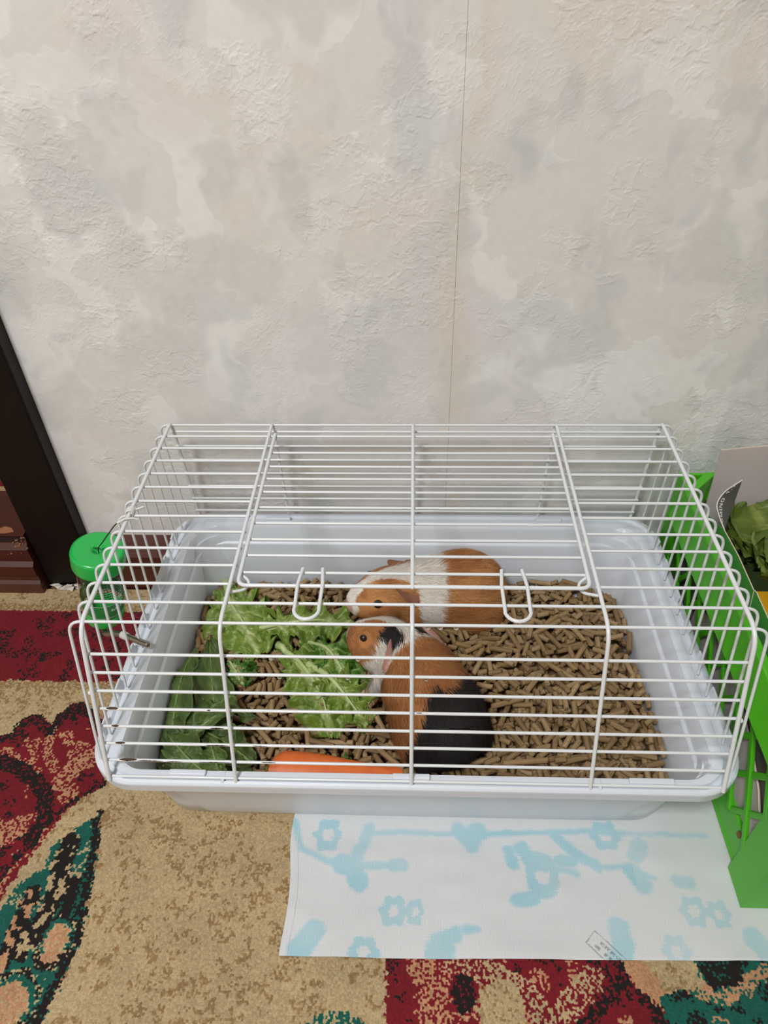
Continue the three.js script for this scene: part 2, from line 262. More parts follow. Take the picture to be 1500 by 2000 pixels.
// ---------------------------------------------------------------- cloth under the cage
{
  const W = 1024, H = 512, X0 = -0.13, Z0 = 0.0, CW = 0.8, CD = 0.4;
  const ring = (x, z, cx, cz, a, b, w) => { const q = Math.hypot((x - cx) / a, (z - cz) / b); return ss(w + 0.12, w - 0.1, Math.abs(q - 1)); };
  const flowers = [[-86, 276, 13, 17], [199, 270, 14, 15], [-16, 347, 13, 13], [4, 348, 8, 12], [269, 341, 13, 13], [292, 343, 10, 12], [-43, 384, 13, 13], [243, 375, 13, 13]];
  const strokes = [[[[-122, 262], [-112, 290], [-80, 304], [-50, 300]], 3], [[[-43, 268], [-48, 285], [-55, 297]], 6], [[[-70, 305], [-56, 308], [-51, 322]], 9], [[[-48, 306], [-20, 305]], 3], [[[-18, 305], [-8, 305]], 6], [[[-40, 272], [40, 271], [80, 270], [180, 266], [300, 268]], 2.5], [[[50, 268], [62, 283], [66, 268]], 8], [[[70, 268], [58, 275]], 9], [[[112, 285], [122, 300]], 7], [[[122, 300], [134, 305], [150, 292]], 3], [[[103, 335], [118, 333]], 7], [[[100, 288], [102, 300]], 6], [[[148, 271], [165, 290], [185, 302]], 5], [[[140, 305], [165, 308]], 3], [[[150, 297], [160, 297]], 6], [[[185, 302], [212, 302], [240, 311]], 2], [[[218, 305], [228, 318]], 8], [[[232, 278], [226, 290]], 8], [[[-104, 385], [-95, 372], [-90, 366]], 10], [[[20, 385], [28, 372], [42, 366]], 7], [[[24, 375], [32, 382]], 9], [[[190, 385], [196, 370], [194, 358]], 10], [[[316, 362], [325, 378], [345, 368]], 9], [[[50, 362], [62, 362]], 3], [[[260, 313], [272, 315]], 5]];
  const map = dataTex(W, H, (i, j) => {
    const x0 = X0 + (i + 0.5) / W * CW, z0 = Z0 + (j + 0.5) / H * CD;
    const q = 0.0032, jx = (hash(Math.floor(x0 / q), Math.floor(z0 / 0.0016), 5) - 0.5) * 0.0026; const x = x0 + jx + 0.004 * (fbm(x0 * 90, z0 * 90, 2, 401) - 0.5), z = z0 + 0.004 * (fbm(x0 * 90, z0 * 90, 2, 405) - 0.5);
    let b = 0, soft = 0;
    for (const [cx, cz, a, c] of flowers) { const an = Math.atan2(z - cz / 1000, x - cx / 1000), s = 1 + 0.12 * Math.cos(6 * an); b = Math.max(b, ring(x, z, cx / 1000, cz / 1000, a / 1000 * s * 0.72, c / 1000 * s * 0.72, 0.42)); }
    b = Math.max(b, ring(x, z, 0.13, 0.311, 0.012, 0.017, 0.4));
    for (const [P, w] of strokes) { const d = lineDist(x, z, mm(P)); soft = Math.max(soft, ss(w / 1000 + 0.0025, w / 1000 - 0.002, d)); }
    const t = Math.max(b, soft) * (0.42 + 0.5 * fbm(x0 * 28, z0 * 28, 3, 411)) * (x0 > 0.22 ? 0.7 : 1);
    const wv = 3 * (hash(i, j, 7) - 0.5) + 2 * Math.sin(i * 1.7) + 2 * Math.sin(j * 2.1) + 6 * (fbm(x0 * 20, z0 * 20, 3, 421) - 0.5);
    let r = lerp(208, 146, t) + wv, g = lerp(209, 193, t) + wv, bl = lerp(210, 205, t) + wv;
    // faded laundry stamp
    const u = (x0 - 0.168) * 0.72 + (z0 - 0.366) * 0.69, v = -(x0 - 0.168) * 0.69 + (z0 - 0.366) * 0.72;
    if (u > -0.002 && u < 0.04 && Math.abs(v) < 0.0075) { const ed = Math.min(u + 0.002, 0.0075 - Math.abs(v)); let st = ed < 0.0009 ? 0.6 : 0; if (Math.abs(v + 0.0025) < 0.0014 && u > 0.008 && hash(Math.floor(u / 0.0011), Math.floor(v / 0.0009), 31) > 0.4) st = 0.7; if (Math.hypot(u - 0.017, v - 0.003) < 0.0016 || Math.hypot(u - 0.0215, v - 0.003) < 0.0016) st = 0.7; if (Math.abs(v - 0.003) < 0.0012 && u > 0.006 && u < 0.012 && hash(Math.floor(u / 0.0012), 3, 33) > 0.4) st = 0.6; r = lerp(r, 120, st); g = lerp(g, 122, st); bl = lerp(bl, 124, st); }
    return [r, g, bl];
  });
  const bump = dataTex(256, 256, (i, j) => { const h = 128 + 60 * Math.sin(i * Math.PI / 2) * Math.sin(j * Math.PI / 2) + 60 * (hash(i, j, 15) - 0.5); return [h, h, h]; }, false); bump.wrapS = bump.wrapT = THREE.RepeatWrapping; bump.repeat.set(5, 2.5);
  const mat = new THREE.MeshStandardMaterial({ map, bumpMap: bump, bumpScale: 0.00025, roughness: 0.95, side: THREE.DoubleSide });
  const NX = 110, NZ = 56, pos = [], uv = [], idx = [];
  const edgeL = (z) => -0.1235 + 0.004 * ss(0.26, 0.32, z) + 0.0015 * Math.sin(z * 60);
  const hgt = (x, z) => { const free = ss(0.268, 0.3, z); return 0.0012 + free * 0.0022 * ss(0.5, 0.8, fbm(x * 16, z * 34, 3, 431)) + 0.0008 * free * ss(0.39, 0.36, z) * 0.5; };
  for (const top of [1, 0]) for (let j = 0; j <= NZ; j++) for (let i = 0; i <= NX; i++) { const z1 = 0.02 + 0.366 * j / NZ, x = lerp(edgeL(z1), 0.62, i / NX), z = z1 + (j === NZ ? 0.002 - 0.012 * ss(-0.1, 0.4, x) * 0.6 : 0); const y = hgt(x, z); pos.push(x, top ? y : Math.max(0.0002, y - 0.0012), z); uv.push((x - X0) / CW, (z - Z0) / CD); }
  const w = NX + 1, off = w * (NZ + 1);
  for (let j = 0; j < NZ; j++) for (let i = 0; i < NX; i++) { const a = j * w + i; idx.push(a, a + w, a + 1, a + 1, a + w, a + w + 1); idx.push(off + a, off + a + 1, off + a + w, off + a + 1, off + a + w + 1, off + a + w); }
  const rim = []; for (let i = 0; i < NX; i++) rim.push(NZ * w + i); for (let j = NZ; j > 0; j--) rim.push(j * w + NX); for (let i = NX; i > 0; i--) rim.push(i); for (let j = 0; j <= NZ; j++) rim.push(j * w);
  for (let k = 0; k < rim.length - 1; k++) { const a = rim[k], b = rim[k + 1]; idx.push(a, off + a, b, b, off + a, off + b); }
  const g = new THREE.BufferGeometry(); g.setAttribute('position', new THREE.Float32BufferAttribute(pos, 3)); g.setAttribute('uv', new THREE.Float32BufferAttribute(uv, 2)); g.setIndex(idx); g.computeVertexNormals();
  const cl = mesh('cotton_cloth', g, mat); tag(cl, 'white cotton cloth with faded turquoise flower print spread under the cage', 'cloth');
  const hp = []; for (let k = 0; k <= 40; k++) { const z = 0.268 + 0.118 * k / 40; hp.push(V(edgeL(z) + 0.0075, hgt(edgeL(z) + 0.0075, z) + 0.0001, z)); }
  mesh('hem_stitching', sweep(hp, 0.0004, 5), new THREE.MeshStandardMaterial({ color: srgb(214, 214, 214), roughness: 1 }), cl);
}

// ---------------------------------------------------------------- cage tray
const trayMat = new THREE.MeshPhysicalMaterial({ color: srgb(216, 221, 229), roughness: 0.4, clearcoat: 0.15, clearcoatRoughness: 0.3, bumpMap: dataTex(128, 128, (i, j) => { const h = 255 * fbm(i / 3, j / 3, 3, 501); return [h, h, h]; }, false), bumpScale: 0.0001 });
const TY = 0.0016;
{
  const ringPts = (d, R, y) => { // rounded rectangle, inset d
    const x1 = 0.30 - d, z0 = -0.078 + d, z1 = 0.2943 - d + 0.0135 * ss(0, 0.115, y) * clamp(d / 0.028), r = R, out = [];
    for (const [cx, cz, a0] of [[x1 - r, z1 - r, 0], [-x1 + r, z1 - r, 1], [-x1 + r, z0 + r, 2], [x1 - r, z0 + r, 3]]) for (let k = 0; k <= 12; k++) { const a = (a0 + k / 12) * Math.PI / 2; out.push([cx + Math.cos(a) * r, cz + Math.sin(a) * r]); }
    return out;
  };
  const prof = [[0.12, 0.0, 0.02], [0.049, 0.0, 0.06], [0.043, 0.001, 0.064], [0.038, 0.005, 0.066], [0.0355, 0.012, 0.064], [0.034, 0.03, 0.06], [0.0285, 0.114, 0.04], [0.0275, 0.1185, 0.038], [0.004, 0.119, 0.043], [0.001, 0.1195, 0.045], [0, 0.121, 0.046], [0, 0.129, 0.046], [0.0006, 0.1315, 0.0455], [0.0028, 0.1332, 0.044], [0.0075, 0.1338, 0.04], [0.0085, 0.1315, 0.039], [0.0095, 0.1305, 0.038], [0.014, 0.1305, 0.034], [0.0155, 0.1315, 0.033], [0.0165, 0.134, 0.032], [0.023, 0.134, 0.029], [0.0265, 0.1335, 0.027], [0.0285, 0.131, 0.026], [0.0295, 0.11, 0.026], [0.0302, 0.1088, 0.026], [0.0322, 0.108, 0.026], [0.0332, 0.107, 0.026], [0.036, 0.03, 0.034], [0.0375, 0.008, 0.036], [0.041, 0.004, 0.036], [0.048, 0.003, 0.034], [0.12, 0.003, 0.02]];
  const pos = [], idx = [], uv = []; let n = 0;
  prof.forEach(([d, y, r]) => { const P = ringPts(d, r, y); n = P.length; P.forEach(([x, z], k) => { pos.push(x, y, z); uv.push(x * 4 + z * 4, y * 8 + d * 4); }); });
  for (let i = 0; i < prof.length - 1; i++) for (let k = 0; k < n; k++) { const a = i * n + k, b = i * n + (k + 1) % n, c = a + n, e = b + n; idx.push(a, c, b, b, c, e); }
  for (const i of [0, prof.length - 1]) { const c = pos.length / 3; pos.push(0, prof[i][1], 0.108); uv.push(0, 0); for (let k = 0; k < n; k++) { const a = i * n + k, b = i * n + (k + 1) % n; i ? idx.push(c, b, a) : idx.push(c, a, b); } }
  let g = new THREE.BufferGeometry(); g.setAttribute('position', new THREE.Float32BufferAttribute(pos, 3)); g.setAttribute('uv', new THREE.Float32BufferAttribute(uv, 2)); g.setIndex(idx); g = toCreasedNormals(g, 0.75);
  const t = base('cage_tray', 'white plastic cage tray with a rolled rim, filled with wood pellets', 'cage tray', [0, TY, 0]);
  mesh('tray_body', g, trayMat, t);
  for (const [x, w] of [[-0.203, 0.034], [0.0, 0.034], [0.213, 0.04]]) mesh('rim_clip', rbox(x - w / 2, x + w / 2, 0.1335, 0.1375, 0.2812, 0.2868, 0.0015), trayMat, t);
  for (const x of [-0.17, 0.167]) mesh('rim_rib', rbox(x - 0.0015, x + 0.0015, 0.133, 0.1346, 0.281, 0.292, 0.0007), trayMat, t);
  for (const s of [-1, 1]) for (let k = 0; k < 7; k++) { const z = -0.025 + k * 0.044; const c = rbox(-0.0012, 0.0012, 0, 0.0095, -0.008, 0.008, 0.001); c.rotateZ(s * -0.22); c.translate(s * 0.2925, 0.1332, z); mesh('rim_clip', c, trayMat, t); }
  for (const x of [-0.17, 0.17]) mesh('rim_clip', rbox(x - 0.016, x + 0.016, 0.1335, 0.1375, -0.066, -0.06, 0.0015), trayMat, t);
}

// ---------------------------------------------------------------- wire top
const wireMat = new THREE.MeshPhysicalMaterial({ color: srgb(222, 225, 227), roughness: 0.34, clearcoat: 0.35, clearcoatRoughness: 0.2 });
const rustMat = new THREE.MeshStandardMaterial({ color: srgb(74, 52, 34), roughness: 0.95 });
{
  const H = 0.2843, A = 0.2737, Q = 0.158, XS = 0.2872, ZB = -0.0557, ZFt = 0.2337, YR = 0.1345;
  const bar = 0.00142, frm = 0.0018;
  const cage = base('wire_cage_top', 'white coated wire cage top with a hinged roof door, clipped onto the tray', 'cage');
  const zFront = (y) => lerp(0.2881, ZFt, (y - 0.1341) / (H - 0.1341)), zBack = (y) => lerp(-0.07, ZB, (y - 0.1341) / (H - 0.1341));
  const off = bar + frm - 0.0006;
  // five lengthwise frame wires
  for (const x of [-A, -Q, Q, A]) {
    const pts = fillet([V(x, YR, 0.2881 + off), V(x, H + off, ZFt + off + 0.002), V(x, H + off, ZB - off), V(x, YR, -0.07 - off)], [0.016, 0.01], 7);
    mesh('frame_wire', sweep(pts, Math.abs(x) > 0.2 ? 0.002 : frm, 10), wireMat, cage);
  }
  mesh('frame_wire', sweep(fillet([V(0, YR - 0.003, 0.2881 + off), V(0, H + off, ZFt + off + 0.002), V(0, H + off, ZFt - 0.022)], 0.016, 7), frm, 10), wireMat, cage);
  mesh('frame_wire', sweep(fillet([V(0, YR, -0.07 - off), V(0, H + off, ZB - off), V(0, H + off, ZB + 0.022)], 0.01, 7), frm, 10), wireMat, cage);
  // roof bars that fold down into side bars
  const zs = []; for (let i = 0; i < 14; i++) zs.push(ZB + 0.0221 * i);
  zs.forEach((z, i) => {
    const zb = lerp(-0.067, 0.271, (z - ZB) / (0.2316 - ZB)), yb = YR + 0.001 + 0.003 * hash(i, 3, 2);
    const full = i < 2 || i > 11, bend = 0.0125;
    const dz = 0.0008 * (hash(i, 8, 1) - 0.5);
    if (full) mesh('roof_bar', sweep(fillet([V(-XS, yb, zb), V(-XS, H, z), V(XS, H, z + dz), V(XS, yb, zb)], bend, 6), bar, 8), wireMat, cage);
    else for (const s of [-1, 1]) mesh('roof_bar', sweep(fillet([V(s * XS, yb, zb), V(s * XS, H, z), V(s * (Q - 0.001), H, z + dz)], bend, 6), bar, 8), wireMat, cage);
  });
  // front and back bars
  const frontBars = [];
  for (let i = 0; i < 8; i++) { const y = 0.2566 - 0.0173 * i; const b = mesh('front_bar', sweep([V(-A - 0.001, y, zFront(y)), V(0, y + 0.0004 * Math.sin(i * 3), zFront(y)), V(A + 0.001, y, zFront(y))], bar, 8), wireMat, cage); frontBars.push([b, y]); }
  for (let i = 0; i < 7; i++) { const y = 0.2745 - 0.0215 * i; mesh('back_bar', sweep([V(-A - 0.001, y, zBack(y)), V(A + 0.001, y, zBack(y))], bar, 8), wireMat, cage); }
  for (const [x, y] of [[-A - 0.003, 0.2215], [A + 0.003, 0.2045]]) mesh('weld_bead', new THREE.SphereGeometry(0.0023, 10, 8).translate(x, y, zFront(y) + off * 0.6), wireMat, cage);
  // chipped coating on the lower front bars
  const rust = (b, y, x0, x1, a0 = 0.6, a1 = 2.3) => {
    const N = 14, M = 4, pos = [], idx = [], nor = [];
    for (let i = 0; i <= N; i++) { const x = lerp(x0, x1, i / N), w = Math.sin(Math.PI * clamp(i / N * 0.98 + 0.01)) ** 0.5 * (0.55 + 0.45 * hash(i, Math.round(x0 * 999), 4)), mid = (a0 + a1) / 2, h2 = (a1 - a0) / 2 * w; for (let k = 0; k <= M; k++) { const a = mid - h2 + 2 * h2 * k / M, r = bar + 0.00008; pos.push(x, y + r * Math.sin(a), zFront(y) + r * Math.cos(a)); nor.push(0, Math.sin(a), Math.cos(a)); } }
    for (let i = 0; i < N; i++) for (let k = 0; k < M; k++) { const p = i * (M + 1) + k; idx.push(p, p + M + 1, p + 1, p + 1, p + M + 1, p + M + 2); }
    const g = new THREE.BufferGeometry(); g.setAttribute('position', new THREE.Float32BufferAttribute(pos, 3)); g.setAttribute('normal', new THREE.Float32BufferAttribute(nor, 3)); g.setIndex(idx); mesh('rust_patch', g, rustMat, b);
  };
  const R = [[3, -0.266, -0.255, 0.2, 2.2], [3, -0.177, -0.174], [4, -0.264, -0.257, 0.3, 2.0], [4, -0.176, -0.164, 0, 1.1], [5, -0.263, -0.254, 0.3, 2.2], [5, -0.182, -0.162, 0, 1.0], [5, -0.14, -0.127, 0.2, 1.2], [6, -0.262, -0.246, 0.2, 2.4], [6, -0.246, -0.222, 0.1, 1.1], [6, -0.219, -0.205, 0.1, 0.8], [6, -0.19, -0.159, -0.1, 0.8], [6, -0.134, -0.12, 0.6, 1.2], [3, 0.004, 0.009, 0.8, 1.8]];
  for (const [i, x0, x1, a, b] of R) rust(frontBars[i][0], frontBars[i][1], x0, x1, a ?? 0.3, b ?? 1.4);
  // roof door
  const door = new THREE.Group(); door.name = 'roof_door'; cage.add(door);
  const yd = H + off, zh = -0.0345, zr = 0.1915, X = 0.1515;
  mesh('door_frame', sweep(fillet([V(-X, yd, zh), V(-X, yd, zr), V(X, yd, zr), V(X, yd, zh)], 0.009, 7), frm, 10), wireMat, door);
  mesh('door_frame', sweep([V(0, yd + 0.0006, zh), V(0, yd + 0.0006, zr + 0.002)], frm, 10), wireMat, door);
  for (const z of [-0.0035, 0.0205, 0.041, 0.062, 0.0855, 0.1085, 0.131, 0.152, 0.1735]) mesh('door_bar', sweep([V(-X, H, z), V(0, H - 0.0002, z), V(X, H, z)], bar, 8), wireMat, door);
  for (const x of [-X, 0, X]) { const P = []; for (let k = 0; k <= 12; k++) { const a = k / 12 * Math.PI * 1.6; P.push(V(x, H + 0.0032 * Math.cos(a) , zh + 0.0005 + 0.0032 * Math.sin(a))); } mesh('hinge_loop', sweep(P, 0.0012, 7), wireMat, door); }
  for (const s of [-1, 1]) { const P = fillet([V(s * (X - 0.0005), H - 0.001, zr - 0.016), V(s * (X - 0.0085), H - 0.004, zr - 0.011), V(s * (X - 0.0065), H - 0.005, zr - 0.002), V(s * (X + 0.006), H - 0.002, zr + 0.004)], 0.006, 5); mesh('corner_hook', sweep(P, bar, 7), wireMat, door); }
  for (const [x0, x1] of [[-0.0985, -0.077], [0.0758, 0.0975]]) {
    const P = [V(x0 + 0.002, yd + 0.0004, 0.1712), V(x0, yd + 0.0026, 0.192), V(x0 + 0.0005, yd + 0.0022, 0.217)]; const cx = (x0 + x1) / 2, rx = (x1 - x0) / 2; for (let k = 1; k < 12; k++) { const a = Math.PI * (1 - k / 12); P.push(V(cx + rx * Math.cos(a), yd + 0.0022, 0.219 + 0.0115 * Math.sin(a))); } P.push(V(x1 - 0.0005, yd + 0.0022, 0.217), V(x1, yd + 0.0026, 0.192), V(x1 - 0.002, yd + 0.0004, 0.1712));
    mesh('latch_loop', sweep(P, 0.0016, 9), wireMat, door);
  }
  // water beads under bars
  const dropMat = new THREE.MeshPhysicalMaterial({ color: 0xffffff, transmission: 1, thickness: 0.002, ior: 1.33, roughness: 0.02 });
  for (const [x, i] of [[-0.045, 0], [-0.054, 1], [0.012, 1], [-0.118, 0], [-0.112, 1]]) { const y = 0.2566 - 0.0173 * i; const g = new THREE.SphereGeometry(0.0018, 10, 8); g.scale(1.25, 0.8, 1); g.translate(x, y - 0.0022, zFront(y) + 0.0005); mesh('water_drop', g, dropMat, cage); }
  for (const x of [0.013, 0.023, 0.036]) { const g = new THREE.SphereGeometry(0.0019, 10, 8); g.scale(1.25, 0.8, 1); g.translate(x, H - 0.0022, 0.2323); mesh('water_drop', g, dropMat, cage); }
}

// ---------------------------------------------------------------- wood pellets
const BED = (x, z) => 0.019 + TY + 0.012 * ss(-0.05, 0.1, z) + 0.006 * (fbm(x * 14, z * 14, 2, 601) - 0.5) * 2;
const pigFoot = [[0.013, 0.0, 0.088, 0.042, 186 * Math.PI / 180], [0.012, 0.155, 0.085, 0.045, 112 * Math.PI / 180]];
const inFoot = (x, z, k = 1) => pigFoot.some(([cx, cz, a, b, th]) => { const c = Math.cos(th), s = -Math.sin(th), u = (x - cx) * c + (z - cz) * s, w = -(x - cx) * s + (z - cz) * c; return Math.hypot(u / (a * k), w / (b * k)) < 1; });
let surfaceY;
{
  const GX0 = -0.268, GZ0 = -0.05, GC = 0.0015, GW = 358, GH = 212, R = 0.0031;
  const hm = new Float32Array(GW * GH), own = new Int32Array(GW * GH).fill(-1);
  for (let j = 0; j < GH; j++) for (let i = 0; i < GW; i++) hm[j * GW + i] = BED(GX0 + i * GC, GZ0 + j * GC);
  surfaceY = (x, z) => { const i = clamp(Math.round((x - GX0) / GC), 0, GW - 1), j = clamp(Math.round((z - GZ0) / GC), 0, GH - 1); return hm[j * GW + i]; };
  const inside = (x, z) => { const hx = 0.2615, z0 = -0.0405, z1 = 0.2565, r = 0.032; if (Math.abs(x) > hx || z < z0 || z > z1) return false; const dx = Math.max(0, Math.abs(x) - (hx - r)), dz = Math.max(0, z0 + r - z, z - (z1 - r)); return Math.hypot(dx, dz) < r; };
  const Lset = [0.012, 0.016, 0.019, 0.023, 0.027, 0.032, 0.038, 0.046];
  const tones = [[158, 130, 92], [168, 140, 101], [149, 121, 84], [162, 132, 90], [174, 147, 109], [142, 115, 80]];
  const barkTex = dataTex(128, 128, (i, j) => { const n = fbm(i / 5, j / 40, 3, 611), m = fbm(i / 2.5, j / 2.5, 2, 615); const k = 0.78 + 0.3 * n + 0.18 * (m - 0.5); return [255 * k, 252 * k, 246 * k]; }); barkTex.wrapS = barkTex.wrapT = THREE.RepeatWrapping;
  const mats = tones.map(t => new THREE.MeshStandardMaterial({ color: srgb(...t), map: barkTex, roughness: 0.7 }));
  const geos = Lset.map((L, v) => {
    const prof = [[0, -L / 2 + 0.0004], [R * 0.55, -L / 2 + 0.0002 * (v % 3)], [R * 0.93, -L / 2 + 0.0003], [R, -L / 2 + 0.0011], [R * 1.0, -L * 0.15], [R * 0.99, L * 0.2], [R, L / 2 - 0.001], [R * 0.9, L / 2 - 0.0002], [R * 0.5, L / 2 - 0.0007], [0, L / 2 - 0.0002]].map(p => new THREE.Vector2(...p));
    const g = new THREE.LatheGeometry(prof, 10), p = g.attributes.position;
    for (let i = 0; i < p.count; i++) { const y = p.getY(i), t = y / L; p.setX(i, p.getX(i) + 0.0008 * (0.25 - t * t) * (v % 2 ? 1 : -1)); p.setY(i, y + (Math.abs(t) > 0.4 ? 0.0007 * Math.sin(v * 2.1 + p.getZ(i) * 900) : 0)); }
    g.computeVertexNormals(); return g;
  });
  const all = [], q = new THREE.Quaternion();
  const N = 3600; let guard = 0;
  while (all.length < N && guard++ < 110000) {
    const x = rr(-0.262, 0.262), z = rr(-0.041, 0.257), v = Math.floor(rnd() ** 1.05 * Lset.length), L = Lset[v];
    let a = rr(0, Math.PI);
    const edge = Math.abs(x) > 0.25; if (edge && rnd() < 0.7) a = Math.PI / 2 + rr(-0.25, 0.25);
    const dx = Math.cos(a), dz = Math.sin(a);
    if (!inside(x + dx * L / 2, z + dz * L / 2) || !inside(x - dx * L / 2, z - dz * L / 2)) continue;
    // rest on the heap: highest point under each half
    const S1 = [[-1e9, 0], [-1e9, 0]]; const ns = Math.ceil(L / 0.0015);
    for (let k = 0; k <= ns; k++) { const s = -L / 2 + L * k / ns; for (const w of [-0.0022, 0, 0.0022]) { const h = surfaceY(x + dx * s - dz * w, z + dz * s + dx * w) - (w ? 0.001 : 0); const c = s < 0 ? 0 : 1; if (h > S1[c][0]) S1[c] = [h, s]; } }
    let h0 = S1[0][0], h1 = S1[1][0], s0 = S1[0][1], s1 = S1[1][1]; if (s1 - s0 < L * 0.3) { s0 = -L / 2; s1 = L / 2; const m = Math.max(h0, h1); if (h0 < h1) h0 = Math.max(h0, m - L * 0.45); else h1 = Math.max(h1, m - L * 0.45); }
    let sl = clamp((h1 - h0) / (s1 - s0), -0.65, 0.65); const yc = Math.max(h0 - sl * s0, h1 - sl * s1) + R * 0.82;
    const lim = BED(x, z) + 0.021 + 0.008 * fbm(x * 20, z * 20, 2, 621); if (yc + R > lim && rnd() < 0.93) continue;
    if (yc + R > lim + 0.006) continue;
    if (inFoot(x, z, 1.05) && yc > BED(x, z) + 0.009) continue;
    const cs = 1 / Math.sqrt(1 + sl * sl), dir = V(dx * cs, sl * cs, dz * cs);
    const id = all.length; all.push({ x, y: yc, z, dir, v, m: Math.floor(rnd() * tones.length), id, spin: rr(0, 6.28), score: 0 });
    for (let k = 0; k <= ns; k++) { const s = -L / 2 + L * k / ns; for (let w = -R; w <= R; w += R / 2.5) { const px = x + dir.x * s - dz * w, pz = z + dir.z * s + dx * w, i = Math.round((px - GX0) / GC), j = Math.round((pz - GZ0) / GC); if (i < 0 || j < 0 || i >= GW || j >= GH) continue; const top = yc + dir.y * s + Math.sqrt(Math.max(0, R * R - w * w)); if (top > hm[j * GW + i]) { hm[j * GW + i] = top; own[j * GW + i] = id; } } }
  }
  const hidden = (x, z) => inFoot(x, z, 1.0) || (x < -0.16 && z > 0.09) || z > 0.25 || (x < -0.07 && x > -0.23 && z > 0.02 && z < 0.1) || (x < -0.04 && x > -0.12 && z > 0.1 && z < 0.2);
  for (let j = 0; j < GH; j++) for (let i = 0; i < GW; i++) { const o = own[j * GW + i]; if (o < 0) continue; const x = GX0 + i * GC, z = GZ0 + j * GC; if (!hidden(x, z)) all[o].score += 1 / (0.47 + (0.615 - z) ** 2 + x * x); }
  const order = [...all].sort((a, b) => b.score - a.score), pick = new Set(order.slice(0, 300).map(p => p.id));
  const place = (p, o) => { o.position.set(p.x, p.y, p.z); q.setFromUnitVectors(V(0, 1, 0), p.dir); o.quaternion.copy(q).multiply(new THREE.Quaternion().setFromAxisAngle(V(0, 1, 0), p.spin)); o.updateMatrix(); return o; };
  const rest = tones.map(() => []), dummy = new THREE.Object3D();
  for (const p of all) {
    if (pick.has(p.id)) { const m = shadow(new THREE.Mesh(geos[p.v], mats[p.m])); m.name = numbered('wood_pellet'); place(p, m); scene.add(m); tag(m, 'tan compressed wood pellet lying uncovered on top of the bedding', 'wood pellet', 'loose wood pellets on top of the bedding'); }
    else { place(p, dummy); rest[p.m].push(geos[p.v].clone().applyMatrix4(dummy.matrix)); }
  }
  const heap = base('pellet_bedding', 'thick bed of tan wood pellets covering the tray floor', 'bedding'); heap.userData.kind = 'stuff';
  rest.forEach((r, k) => { if (r.length) { const m = mesh('pellet_layer', mergeGeometries(r), mats[k], heap); m.userData.kind = 'stuff'; } });
  { // crumbled sawdust below
    const NX = 60, NZ = 36, pos = [], idx = []; for (let j = 0; j <= NZ; j++) for (let i = 0; i <= NX; i++) { const x = lerp(-0.2615, 0.2615, i / NX), z = lerp(-0.0405, 0.2545, j / NZ); const e = i === 0 || j === 0 || i === NX || j === NZ; let X = x, Z = z; const r = 0.03, ax = Math.max(0, Math.abs(x) - (0.2615 - r)), az = Math.max(0, -0.0405 + r - z, z - 0.2545 + r), L = Math.hypot(ax, az); if (L > r) { X -= Math.sign(x) * ax * (1 - r / L); Z -= (z < 0.1 ? -1 : 1) * az * (1 - r / L); } pos.push(X, e ? 0.02 : BED(x, z) + 0.001, Z); }
    for (let j = 0; j < NZ; j++) for (let i = 0; i < NX; i++) { const a = j * (NX + 1) + i; idx.push(a, a + NX + 1, a + 1, a + 1, a + NX + 1, a + NX + 2); }
    const g = new THREE.BufferGeometry(); g.setAttribute('position', new THREE.Float32BufferAttribute(pos, 3)); g.setIndex(idx); g.computeVertexNormals(); const m = mesh('sawdust', g, new THREE.MeshStandardMaterial({ color: srgb(120, 92, 60), roughness: 1 }), heap); m.userData.kind = 'stuff';
  }
  console.log('pellets', all.length, 'tries', guard);
}

